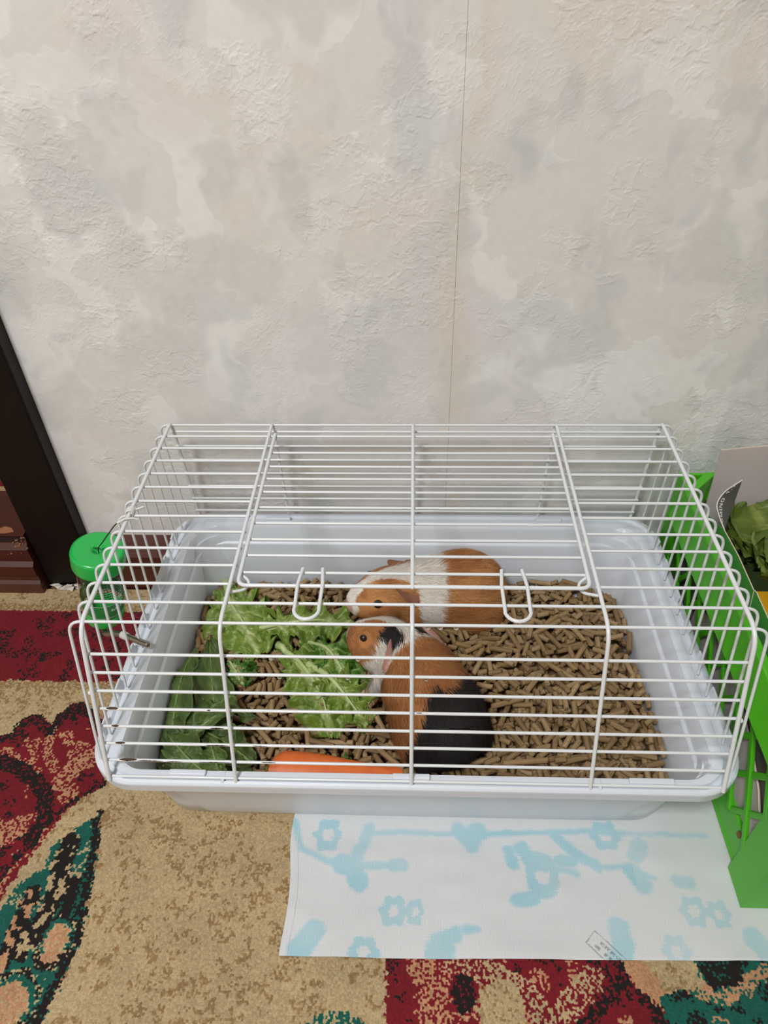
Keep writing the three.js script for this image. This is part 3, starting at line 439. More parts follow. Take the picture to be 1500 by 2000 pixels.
// ---------------------------------------------------------------- guinea pigs
function surfaceNets(f, b0, b1, c) {
  const nx = Math.ceil((b1.x - b0.x) / c), ny = Math.ceil((b1.y - b0.y) / c), nz = Math.ceil((b1.z - b0.z) / c), W = nx + 1, H = ny + 1;
  const F = new Float32Array(W * H * (nz + 1)); for (let k = 0; k <= nz; k++) for (let j = 0; j <= ny; j++) for (let i = 0; i <= nx; i++) F[(k * H + j) * W + i] = f(b0.x + i * c, b0.y + j * c, b0.z + k * c);
  const vi = new Int32Array(nx * ny * nz).fill(-1), pos = [], idx = [];
  const E = [[0, 1], [2, 3], [4, 5], [6, 7], [0, 2], [1, 3], [4, 6], [5, 7], [0, 4], [1, 5], [2, 6], [3, 7]];
  for (let k = 0; k < nz; k++) for (let j = 0; j < ny; j++) for (let i = 0; i < nx; i++) {
    const v = []; let s = 0; for (let d = 0; d < 8; d++) { const t = F[((k + (d >> 2)) * H + j + ((d >> 1) & 1)) * W + i + (d & 1)]; v.push(t); if (t < 0) s++; }
    if (s === 0 || s === 8) continue; let x = 0, y = 0, z = 0, n = 0;
    for (const [a, b] of E) if ((v[a] < 0) !== (v[b] < 0)) { const t = v[a] / (v[a] - v[b]); x += lerp(a & 1, b & 1, t); y += lerp((a >> 1) & 1, (b >> 1) & 1, t); z += lerp(a >> 2, b >> 2, t); n++; }
    vi[(k * ny + j) * nx + i] = pos.length / 3; pos.push(b0.x + (i + x / n) * c, b0.y + (j + y / n) * c, b0.z + (k + z / n) * c);
  }
  const at = (i, j, k) => vi[(k * ny + j) * nx + i], quad = (a, b, c2, d, flip) => { if (a < 0 || b < 0 || c2 < 0 || d < 0) return; flip ? idx.push(a, c2, b, a, d, c2) : idx.push(a, b, c2, a, c2, d); };
  for (let k = 1; k < nz; k++) for (let j = 1; j < ny; j++) for (let i = 1; i < nx; i++) {
    const f0 = F[(k * H + j) * W + i] < 0;
    if (f0 !== (F[(k * H + j) * W + i + 1] < 0)) quad(at(i, j - 1, k - 1), at(i, j, k - 1), at(i, j, k), at(i, j - 1, k), !f0);
    if (f0 !== (F[(k * H + j + 1) * W + i] < 0)) quad(at(i - 1, j, k - 1), at(i - 1, j, k), at(i, j, k), at(i, j, k - 1), !f0);
    if (f0 !== (F[((k + 1) * H + j) * W + i] < 0)) quad(at(i - 1, j - 1, k), at(i, j - 1, k), at(i, j, k), at(i - 1, j, k), !f0);
  }
  const g = new THREE.BufferGeometry(); g.setAttribute('position', new THREE.Float32BufferAttribute(pos, 3)); g.setIndex(idx); g.computeVertexNormals(); return g;
}
const ell = (x, y, z, c, r) => { const dx = (x - c[0]) / r[0], dy = (y - c[1]) / r[1], dz = (z - c[2]) / r[2], k0 = Math.hypot(dx, dy, dz), k1 = Math.hypot(dx / r[0], dy / r[1], dz / r[2]); return k1 < 1e-9 ? -Math.min(...r) : k0 * (k0 - 1) / k1; };
const cap = (x, y, z, a, b, ra, rb) => { const bx = b[0] - a[0], by = b[1] - a[1], bz = b[2] - a[2], px = x - a[0], py = y - a[1], pz = z - a[2], t = clamp((px * bx + py * by + pz * bz) / (bx * bx + by * by + bz * bz)); return Math.hypot(px - bx * t, py - by * t, pz - bz * t) - lerp(ra, rb, t); };
const smin = (a, b, k) => { const h = Math.max(k - Math.abs(a - b), 0) / k; return Math.min(a, b) - h * h * k * 0.25; };
const furMat = new THREE.MeshStandardMaterial({ vertexColors: true, roughness: 0.75, side: THREE.DoubleSide });
const skinMat = new THREE.MeshStandardMaterial({ vertexColors: true, roughness: 0.85 });
const eyeMat = new THREE.MeshPhysicalMaterial({ color: srgb(14, 9, 8), roughness: 0.08, clearcoat: 1, clearcoatRoughness: 0.03 });
function guineaPig(name, label, pos, theta, scale, bendA, colour, earCol, hairs, stretch = 1, roll = 0, earX = 0.03, eyeR = 1) {
  const sdf = (x, y, z) => {
    let d = ell(x, y, z, [-0.046, 0.045, 0], [0.05, 0.0455, 0.046]);
    d = smin(d, ell(x, y, z, [-0.004, 0.042, 0], [0.047, 0.041, 0.041]), 0.02);
    d = smin(d, ell(x, y, z, [0.045, 0.05, 0], [0.037, 0.031, 0.03]), 0.018);
    d = smin(d, ell(x, y, z, [0.058, 0.043, 0.014], [0.022, 0.017, 0.014]), 0.01); d = smin(d, ell(x, y, z, [0.058, 0.043, -0.014], [0.022, 0.017, 0.014]), 0.01);
    d = smin(d, ell(x, y, z, [0.078, 0.044, 0], [0.018, 0.017, 0.0155]), 0.016);
    for (const s of [-1, 1]) {
      d = smin(d, ell(x, y, z, [-0.056, 0.026, s * 0.03], [0.03, 0.024, 0.018]), 0.012);
      d = smin(d, cap(x, y, z, [0.024, 0.026, s * 0.026], [0.03, 0.006, s * 0.028], 0.011, 0.006), 0.008);
      d = smin(d, cap(x, y, z, [0.028, 0.004, s * 0.028], [0.042, 0.003, s * 0.029], 0.0052, 0.003), 0.004);
      d = smin(d, cap(x, y, z, [-0.05, 0.005, s * 0.041], [-0.028, 0.003, s * 0.045], 0.006, 0.0035), 0.004);
      for (const t of [-1, 0, 1]) { d = smin(d, cap(x, y, z, [-0.03, 0.003, s * 0.0445 + t * 0.002], [-0.018, 0.0022, s * 0.046 + t * 0.0045], 0.0024, 0.0014), 0.002); d = smin(d, cap(x, y, z, [0.04, 0.003, s * 0.029 + t * 0.0015], [0.05, 0.002, s * 0.029 + t * 0.004], 0.002, 0.0012), 0.002); }
      d = Math.max(d, -(Math.hypot(x - 0.0945, y - 0.047, z - s * 0.004) - 0.0016));
    }
    d = Math.max(d, -cap(x, y, z, [0.094, 0.035, -0.006], [0.094, 0.035, 0.006], 0.0014, 0.0014));
    return d;
  };
  const bend = (v) => { const ro = roll * ss(0.0, 0.045, v.x), yc = 0.046, cr = Math.cos(ro), sr = Math.sin(ro), y0 = v.y - yc, z0 = v.z; v.y = yc + y0 * cr - z0 * sr; v.z = y0 * sr + z0 * cr; const a = bendA * ss(-0.015, 0.05, v.x), px = 0.008, c = Math.cos(a), s = Math.sin(a), dx = v.x - px, dz = v.z; v.set(px + dx * c + dz * s, v.y, -dx * s + dz * c); if (v.x < 0) v.x *= stretch; return v; };
  const g = surfaceNets(sdf, V(-0.11, -0.004, -0.062), V(0.106, 0.1, 0.062), 0.0024);
  const P = g.attributes.position, NN = g.attributes.normal, n = P.count, col = new Float32Array(n * 3);
  const c = new THREE.Color();
  const fuzzy = (x, y, z) => { const k = 0.003; const a = vnoise(x * 420, z * 500 + y * 300, 701) - 0.5, b = vnoise(z * 500, y * 420 + x * 200, 711) - 0.5; return colour(x + a * k * 1.6, y + b * k, z + a * k); };
  for (let i = 0; i < n; i++) { const x = P.getX(i), y = P.getY(i), z = P.getZ(i); let k = fuzzy(x, y, z); if (y < 0.0075 || (x > 0.09 && y < 0.052 && y > 0.03)) k = [206, 160, 146]; const t = 0.93 + 0.14 * vnoise(x * 260, y * 500 + z * 500, 721); c.setRGB(k[0] / 255, k[1] / 255, k[2] / 255, THREE.SRGBColorSpace); col.set([c.r * t, c.g * t, c.b * t], i * 3); }
  // hairs grown in the rest pose
  const hp = [], hn = [], hc = []; let placed = 0, tries = 0;
  const I = g.index.array, va = V(), vb = V(), vc = V(), nrm = V(), areas = []; let tot = 0;
  for (let t = 0; t < I.length; t += 3) { va.fromBufferAttribute(P, I[t]); vb.fromBufferAttribute(P, I[t + 1]); vc.fromBufferAttribute(P, I[t + 2]); tot += vb.clone().sub(va).cross(vc.clone().sub(va)).length(); areas.push(tot); }
  const find = (r) => { let lo = 0, hi = areas.length - 1; while (lo < hi) { const m = (lo + hi) >> 1; areas[m] < r ? lo = m + 1 : hi = m; } return lo; };
  while (placed < hairs && tries++ < hairs * 3) {
    const t = find(rnd() * tot) * 3; let u = rnd(), w = rnd(); if (u + w > 1) { u = 1 - u; w = 1 - w; }
    va.fromBufferAttribute(P, I[t]); vb.fromBufferAttribute(P, I[t + 1]); vc.fromBufferAttribute(P, I[t + 2]); const p = va.clone().multiplyScalar(1 - u - w).addScaledVector(vb, u).addScaledVector(vc, w);
    if (p.y < 0.011 || p.x > 0.089) continue; nrm.fromBufferAttribute(NN, I[t]);
    if (Math.hypot(p.x - 0.061, p.y - 0.06, Math.abs(p.z) - 0.0265) < 0.0085) continue;
    const face = ss(0.03, 0.08, p.x), back = V(-1, -0.25 - 0.25 * face, 0.25 * Math.sign(p.z)).add(V(rr(-0.3, 0.3), rr(-0.3, 0.3), rr(-0.35, 0.35)));
    back.addScaledVector(nrm, -back.dot(nrm)).normalize(); const len = lerp(rr(0.008, 0.014), rr(0.002, 0.0045), face), lift = rr(0.1, 0.26);
    const side = back.clone().cross(nrm).normalize(), wd = lerp(0.0002, 0.00014, face);
    const m = p.clone().addScaledVector(back, len * 0.5).addScaledVector(nrm, len * lift * 0.6), e = p.clone().addScaledVector(back, len).addScaledVector(nrm, len * lift * 0.75);
    p.addScaledVector(nrm, -0.0004);
    const pts = [p.clone().addScaledVector(side, wd), p.clone().addScaledVector(side, -wd), m.clone().addScaledVector(side, wd * 0.8), m.clone().addScaledVector(side, -wd * 0.8), e];
    const k = fuzzy(p.x, p.y, p.z), sh = rr(0.78, 1.16); c.setRGB(k[0] / 255, k[1] / 255, k[2] / 255, THREE.SRGBColorSpace);
    pts.forEach(bend); for (const q of [0, 1, 2, 2, 1, 3, 2, 3, 4]) { hp.push(pts[q].x, pts[q].y, pts[q].z); hn.push(nrm.x, nrm.y, nrm.z); hc.push(c.r * sh, c.g * sh, c.b * sh); }
    placed++;
  }
  // ears, merged into the body surface
  const ears = [];
  for (const s of [-1, 1]) {
    const U = 10, T = 8, ep = [], ei = [], ec = [];
    for (const sd of [0, 1]) for (let i = 0; i <= U; i++) for (let j = 0; j <= T; j++) {
      const t = i / U, w = (j / T - 0.5) * 2, wid = 0.014 * Math.sqrt(Math.max(0.03, 1 - ((t - 0.42) / 0.6) ** 2)) * (1 + 0.05 * Math.sin(j * 2.4));
      const along = 0.023 * t, cup = 0.004 * w * w * (1 - 0.4 * t), ruf = 0.0012 * Math.sin(w * 5 + s) * t;
      const v = V(earX - along * 0.4 + wid * w * 0.9, 0.0685 + 0.004 * Math.sin(t * 2.4) - 0.011 * t * t + cup + wid * w * 0.25, s * (0.0205 + along * 0.75 + ruf)).addScaledVector(V(0, 1, 0), sd ? -0.0009 : 0);
      ep.push(v.x, v.y, v.z); const k = earCol(s, t, w, sd); c.setRGB(k[0] / 255, k[1] / 255, k[2] / 255, THREE.SRGBColorSpace); ec.push(c.r, c.g, c.b);
    }
    const w = T + 1, of = (U + 1) * w; for (let i = 0; i < U; i++) for (let j = 0; j < T; j++) { const a = i * w + j, A = [a, a + 1, a + w, a + 1, a + w + 1, a + w], B = [a, a + w, a + 1, a + 1, a + w, a + w + 1]; ei.push(...(s > 0 ? B : A).map(q => q)); ei.push(...(s > 0 ? A : B).map(q => q + of)); }
    const eg = new THREE.BufferGeometry(); eg.setAttribute('position', new THREE.Float32BufferAttribute(ep, 3)); eg.setAttribute('color', new THREE.Float32BufferAttribute(ec, 3)); eg.setIndex(ei); eg.computeVertexNormals(); ears.push(eg);
  }
  g.setAttribute('color', new THREE.Float32BufferAttribute(col, 3));
  const body = mergeGeometries([g, ...ears]); const BP = body.attributes.position, v = V(); for (let i = 0; i < BP.count; i++) { v.fromBufferAttribute(BP, i); bend(v); BP.setXYZ(i, v.x, v.y, v.z); } body.computeVertexNormals();
  const root = base(name, label, 'guinea pig', pos); root.rotation.y = theta; root.scale.setScalar(scale);
  skinMat.side = THREE.DoubleSide; mesh('body', body, skinMat, root);
  const hg = new THREE.BufferGeometry(); hg.setAttribute('position', new THREE.Float32BufferAttribute(hp, 3)); hg.setAttribute('normal', new THREE.Float32BufferAttribute(hn, 3)); hg.setAttribute('color', new THREE.Float32BufferAttribute(hc, 3)); hg.computeVertexNormals();
  const fur = mesh('fur', hg, furMat, root); fur.userData.kind = 'stuff';
  for (const s of [-1, 1]) { const e = bend(V(0.0615, 0.0595, s * 0.0271)); const eg = new THREE.SphereGeometry(0.0056, 18, 14); const m = mesh('eye', eg, eyeMat, root); m.position.copy(e); m.scale.set(eyeR, 0.95 * eyeR, 0.8 * eyeR); m.rotation.y = bendA; m.userData.label = 'shiny black eye'; }
  return root;
}
const TANF = [198, 140, 84], TAND = [180, 118, 66], WHT = [236, 228, 217], BLKF = [34, 28, 28];
const mixC = (a, b, t) => [lerp(a[0], b[0], t), lerp(a[1], b[1], t), lerp(a[2], b[2], t)];
const colA = (x, y, z) => {
  const az = Math.abs(z), up = ss(0.05, 0.085, y);
  const front = 0.016 + 0.034 * ss(0.018, 0.007, az) * up - 0.004 * ss(0.05, 0.02, y);   // where the white band starts behind the ears
  if (x > front) {
    const blaze = 0.006 + 0.007 * ss(0.07, 0.095, x) + 0.004 * ss(0.06, 0.04, x);
    if (az < blaze && y > 0.03) return WHT;
    if (x > 0.085) return WHT; if (y < 0.024) return WHT;
    return mixC(TANF, TAND, ss(0.4, 0.7, vnoise(x * 90, y * 90, 5)));
  }
  const b0 = -0.013 - 0.004 * up + 0.018 * ss(0.045, 0.01, y); if (x > b0) return WHT;
  return mixC(TANF, TAND, ss(0.35, 0.75, vnoise(x * 60, y * 90 + z * 60, 6)));
};
const colB = (x, y, z) => {
  const az = Math.abs(z);
  if (x > 0.008 + 0.012 * ss(0.06, 0.08, y) - 0.008 * ss(0.05, 0.03, y)) {
    if (x < 0.05 && x > 0.024 && az > 0.007 && az < 0.024 && y > 0.056) return BLKF;
    if (az < 0.007 + 0.003 * ss(0.05, 0.02, x) && y > 0.045 && x < 0.088) return WHT;
    if (x > 0.046 + 0.01 * ss(0.05, 0.03, y)) return mixC([190, 128, 76], [160, 108, 80], ss(0.075, 0.092, x));
    return WHT;
  }
  const bk = -0.05 + 0.1 * (y - 0.06) + 0.38 * z - 0.005 * Math.sin(z * 160);
  if (x < bk) return BLKF; return mixC([194, 132, 78], [174, 112, 64], ss(0.35, 0.75, vnoise(x * 60, y * 90 + z * 60, 8)));
};
guineaPig('guinea_pig', 'tan and white guinea pig crouching along the back of the tray', [0.016, 0.036, 0.008], 186 * Math.PI / 180, 1.03, 0.12, colA, (s, t, w, sd) => mixC([160, 108, 74], [122, 80, 64], t), 42000, 1, 0.12);
guineaPig('guinea_pig', 'tan guinea pig with black rump and white collar eating lettuce in the middle', [0.006, 0.037, 0.132], 113 * Math.PI / 180, 1.05, 0.55, colB, (s, t, w, sd) => (t < 0.3 ? [60, 46, 44] : mixC([196, 150, 138], [176, 126, 114], t)), 46000, 1.12, 0.5, 0.02, 0.8);

// ---------------------------------------------------------------- greens
function leafGeo(spine, widthFn, o) {   // spine: Vector3[], lies along the heap; ruffled blade, real cupping
  const curve = new THREE.CatmullRomCurve3(spine), U = o.u || 44, W = o.w || 18, pos = [], uv = [], col = [], idx = [], c = new THREE.Color(), up = V(0, 1, 0);
  for (let i = 0; i <= U; i++) {
    const t = i / U, p = curve.getPoint(t), T = curve.getTangent(t), sd = T.clone().cross(up).normalize(), nn = sd.clone().cross(T).normalize();
    for (let j = 0; j <= W; j++) {
      const w = (j / W - 0.5) * 2, aw = Math.abs(w), wid = widthFn(t) * (1 + o.lobe * ss(0.6, 1, aw) * (fbm(t * 9 + (w > 0 ? 7 : 0), o.s, 3, o.s) - 0.5) * 2);
      const ruf = o.ruffle * aw ** 1.7 * (Math.sin(t * o.freq + (w > 0 ? 1.7 : 0) + 2 * fbm(t * 5, o.s + w, 2, o.s)) + 0.6 * Math.sin(t * o.freq * 2.3 + w * 3)) * Math.min(1, t * 4);
      const q = o.quilt * (fbm(t * 16, w * 6 + 9, 3, o.s + 3) - 0.5) * (1 - aw * 0.2), vein = o.vein * Math.max(0, 1 - Math.abs(((t * 7 - aw * 1.6) % 1 + 1) % 1 - 0.5) * 9);
      const v = p.clone().addScaledVector(sd, wid * w + (o.ruffle * 0.5) * aw * Math.cos(t * o.freq * 1.3)).addScaledVector(nn, o.cup * w * w * wid + ruf + q - vein * 0.0006 + (o.tilt || 0) * w * wid);
      const fl = surfaceY(v.x, v.z) + 0.0006 + (o.lift || 0); if (o.rest !== false && v.y < fl) v.y = fl + 0.25 * (v.y - fl) * 0;
      if (o.rest !== false) { v.x = clamp(v.x, -0.2625, 0.26); v.z = Math.min(v.z, 0.2565); }
      pos.push(v.x, v.y, v.z); uv.push(t, j / W);
      const pale = clamp(ss(0.22 + 0.3 * (1 - t), 0.0, aw) * (1 - 0.55 * t) * o.pale + vein * 0.3 * o.vein), nz = fbm(t * 26, w * 9, 3, o.s + 8), k = mixC(mixC(o.dark, o.mid, nz), o.light, Math.max(pale, (o.edgeHighlight || 0) * ss(0.86, 0.97, aw)));
      c.setRGB(k[0] / 255, k[1] / 255, k[2] / 255, THREE.SRGBColorSpace); col.push(c.r, c.g, c.b);
    }
  }
  for (let i = 0; i < U; i++) for (let j = 0; j < W; j++) { const a = i * (W + 1) + j; idx.push(a, a + 1, a + W + 1, a + 1, a + W + 2, a + W + 1); }
  const g = new THREE.BufferGeometry(); g.setAttribute('position', new THREE.Float32BufferAttribute(pos, 3)); g.setAttribute('uv', new THREE.Float32BufferAttribute(uv, 2)); g.setAttribute('color', new THREE.Float32BufferAttribute(col, 3)); g.setIndex(idx); g.computeVertexNormals(); g.userData.curve = curve; return g;
}
const leafMat = new THREE.MeshPhysicalMaterial({ vertexColors: true, roughness: 0.5, side: THREE.DoubleSide, transmission: 0.22, thickness: 0, clearcoat: 0.2, clearcoatRoughness: 0.45 });
const sorrelMat = new THREE.MeshPhysicalMaterial({ vertexColors: true, roughness: 0.58, side: THREE.DoubleSide, transmission: 0.1, thickness: 0, clearcoat: 0.08, clearcoatRoughness: 0.45 });
const ribMat = new THREE.MeshPhysicalMaterial({ color: srgb(188, 204, 136), roughness: 0.45, clearcoat: 0.25, clearcoatRoughness: 0.4 });
const darkRib = new THREE.MeshPhysicalMaterial({ color: srgb(122, 148, 84), roughness: 0.5 });
const LET = { dark: [94, 128, 34], mid: [150, 174, 66], light: [210, 218, 160] };
function lettuce(label, pts, wmax, s, opt = {}) {
  const o = { ...LET, lobe: 0.45, ruffle: 0.0085, freq: 34, quilt: 0.014, vein: 1.6, cup: -0.12, pale: 1.15, s, w: 34, u: 80, ...opt };
  const spine = pts.map(p => V(...p)); const stem = opt.stem ?? 0.12;
  const wf = (t) => wmax * (stem + (1 - stem) * ss(0.02, 0.5, t)) * Math.sqrt(Math.max(0.02, 1 - Math.max(0, (t - 0.62) / 0.4) ** 2));
  const g = leafGeo(spine, wf, o), root = base('lettuce_leaf', label, 'lettuce leaf', [0, 0, 0], undefined);
  mesh('blade', g, opt.mat || leafMat, root); const P = []; for (let k = 0; k <= 26; k++) { const t = k / 26 * 0.85, p = g.userData.curve.getPoint(t); p.y = Math.max(p.y, (o.rest === false ? -1 : surfaceY(p.x, p.z) + 0.001)) + 0.0012; P.push(p); }
  mesh('midrib', sweep(P, (t) => lerp(opt.rib ?? 0.0042, 0.0008, Math.sqrt(t)), 8), ribMat, root); return root;
}
lettuce('pale curly lettuce leaf with its cut stem reaching up towards the tray back', [[-0.244, 0.052, -0.03], [-0.231, 0.06, 0.008], [-0.205, 0.068, 0.05], [-0.178, 0.066, 0.098]], 0.036, 3, { rib: 0.006, stem: 0.2 });
lettuce('bright curly lettuce leaf spread in front of the tan and white guinea pig', [[-0.2, 0.06, 0.058], [-0.165, 0.07, 0.056], [-0.12, 0.073, 0.05], [-0.07, 0.062, 0.042]], 0.027, 11, { ruffle: 0.01, rib: 0.005 });
lettuce('lettuce leaf with a thick pale stem running towards the sorrel pile', [[-0.158, 0.056, 0.078], [-0.128, 0.066, 0.108], [-0.1, 0.064, 0.15], [-0.084, 0.06, 0.2]], 0.031, 19, { rib: 0.0055, freq: 30, ruffle: 0.009 });
lettuce('darker frilly lettuce leaf under the chin of the black-rumped guinea pig', [[-0.132, 0.058, 0.07], [-0.1, 0.069, 0.088], [-0.08, 0.066, 0.115], [-0.058, 0.055, 0.145]], 0.026, 27, { dark: [60, 108, 24], mid: [104, 156, 44], rib: 0.004 });
lettuce('long narrow lettuce rib leaf beside the flank of the black-rumped guinea pig', [[-0.118, 0.062, 0.108], [-0.092, 0.07, 0.13], [-0.068, 0.066, 0.158], [-0.046, 0.056, 0.186]], 0.023, 35, { rib: 0.006, stem: 0.2, ruffle: 0.009 });
lettuce('small dark lettuce scrap curled at the edge of the sorrel', [[-0.215, 0.056, 0.1], [-0.202, 0.062, 0.118], [-0.19, 0.056, 0.138]], 0.022, 43, { dark: [52, 100, 22], mid: [84, 140, 36], rib: 0.002, ruffle: 0.007 });
const SOR = { dark: [56, 76, 28], mid: [92, 116, 46], light: [148, 164, 96] };
function sorrel(label, pts, wmax, s, opt = {}) {
  const o = { ...SOR, lobe: 0.12, ruffle: 0.005, freq: 11, quilt: 0.008, vein: 0.8, cup: 0.3, pale: 0.5, edgeHighlight: 0.4, s, w: 14, u: 36, ...opt };  // pale rim of the blade is a thin highlight painted into the vertex colour
  const wf = (t) => wmax * Math.max(0.03, Math.sin(Math.PI * (0.06 + 0.93 * t ** 0.82))) ** 0.7;
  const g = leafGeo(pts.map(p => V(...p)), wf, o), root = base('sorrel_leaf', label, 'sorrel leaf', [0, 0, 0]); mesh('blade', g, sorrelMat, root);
  const P = []; for (let k = 0; k <= 20; k++) { const p = g.userData.curve.getPoint(k / 20 * 0.92); p.y = Math.max(p.y, surfaceY(p.x, p.z) + 0.0008) + 0.0004; P.push(p); } mesh('midrib', sweep(P, (t) => lerp(0.0019, 0.0005, t), 6), darkRib, root); return root;
}
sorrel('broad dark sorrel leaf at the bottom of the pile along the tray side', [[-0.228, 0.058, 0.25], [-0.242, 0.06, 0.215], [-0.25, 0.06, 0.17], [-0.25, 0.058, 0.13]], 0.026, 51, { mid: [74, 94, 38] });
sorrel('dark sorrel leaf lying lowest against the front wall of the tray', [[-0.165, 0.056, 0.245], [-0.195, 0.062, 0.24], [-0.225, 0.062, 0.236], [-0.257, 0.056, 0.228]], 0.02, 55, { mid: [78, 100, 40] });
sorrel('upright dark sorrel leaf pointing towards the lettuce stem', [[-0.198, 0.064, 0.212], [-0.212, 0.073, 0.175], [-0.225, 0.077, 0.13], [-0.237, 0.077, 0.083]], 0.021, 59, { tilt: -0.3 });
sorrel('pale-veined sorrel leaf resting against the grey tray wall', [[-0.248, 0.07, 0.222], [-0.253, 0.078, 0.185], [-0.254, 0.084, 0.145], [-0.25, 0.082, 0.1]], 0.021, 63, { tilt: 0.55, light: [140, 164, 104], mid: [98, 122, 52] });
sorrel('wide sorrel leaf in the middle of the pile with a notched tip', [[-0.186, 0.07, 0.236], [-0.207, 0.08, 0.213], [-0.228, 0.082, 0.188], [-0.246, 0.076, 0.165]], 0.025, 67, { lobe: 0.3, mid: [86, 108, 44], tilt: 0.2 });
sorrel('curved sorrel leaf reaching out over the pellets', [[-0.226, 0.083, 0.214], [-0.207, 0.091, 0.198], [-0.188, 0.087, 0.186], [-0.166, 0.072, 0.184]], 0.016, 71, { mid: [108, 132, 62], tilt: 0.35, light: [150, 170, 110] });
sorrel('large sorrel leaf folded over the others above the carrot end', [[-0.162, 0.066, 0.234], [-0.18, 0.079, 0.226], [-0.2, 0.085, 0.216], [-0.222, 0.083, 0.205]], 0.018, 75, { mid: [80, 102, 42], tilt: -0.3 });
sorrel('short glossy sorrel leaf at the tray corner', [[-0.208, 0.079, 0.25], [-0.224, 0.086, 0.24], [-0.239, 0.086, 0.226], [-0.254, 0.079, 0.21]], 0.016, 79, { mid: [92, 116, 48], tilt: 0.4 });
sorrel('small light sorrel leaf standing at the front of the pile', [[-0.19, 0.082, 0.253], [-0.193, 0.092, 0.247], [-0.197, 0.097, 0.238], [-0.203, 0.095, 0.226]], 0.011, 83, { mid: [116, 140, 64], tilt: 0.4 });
{
  const sc = base('leaf_scrap', 'tiny torn green leaf scrap on the pellets near the carrot', 'leaf scrap'); mesh('blade', leafGeo([V(-0.074, 0.056, 0.222), V(-0.068, 0.059, 0.223), V(-0.062, 0.056, 0.222)], (t) => 0.006 * Math.sin(Math.PI * (0.1 + 0.8 * t)), { ...LET, dark: [44, 84, 26], mid: [60, 110, 34], lobe: 0.4, ruffle: 0.001, freq: 12, quilt: 0.002, vein: 0.3, cup: 0.1, pale: 0.2, s: 91, u: 10, w: 6 }), leafMat, sc);
}
// carrot
{
  const N = 40, P = [], t = base('carrot', 'thick orange carrot lying along the front wall of the tray', 'carrot');
  for (let k = 0; k <= N; k++) { const s = k / N; P.push(V(lerp(-0.146, -0.004, s), 0.0585 - 0.006 * s, 0.2365 + 0.003 * Math.sin(s * 3))); }
  const rad = (s) => 0.021 * Math.sqrt(Math.max(0.03, 1 - Math.max(0, (0.16 - s) / 0.16) ** 2.4)) * lerp(1, 0.45, ss(0.25, 1, s)) * (1 + 0.012 * Math.sin(s * 75) + 0.01 * Math.sin(s * 131)) * (s > 0.96 ? Math.sqrt(Math.max(0.05, 1 - ((s - 0.96) / 0.042) ** 2)) : 1);
  const cm = new THREE.MeshPhysicalMaterial({ map: dataTex(256, 64, (i, j) => { const n = fbm(i / 9, j / 22, 3, 811), d = hash(Math.floor(i / 7), j >> 4, 813) > 0.9 && (j % 16) < 9 && i % 7 < 2 ? 0.82 : 1; return [240 - 12 * n, 124 - 24 * n, 44]; }), roughness: 0.5, clearcoat: 0.2, clearcoatRoughness: 0.4 }); cm.map.repeat.set(6, 1);
  mesh('root', sweep(P, rad, 26), cm, t);
  mesh('crown', new THREE.SphereGeometry(0.005, 14, 10).scale(0.5, 1, 1).translate(-0.1475, 0.0585, 0.2365), new THREE.MeshStandardMaterial({ color: srgb(112, 104, 44), roughness: 0.8 }), t);
}

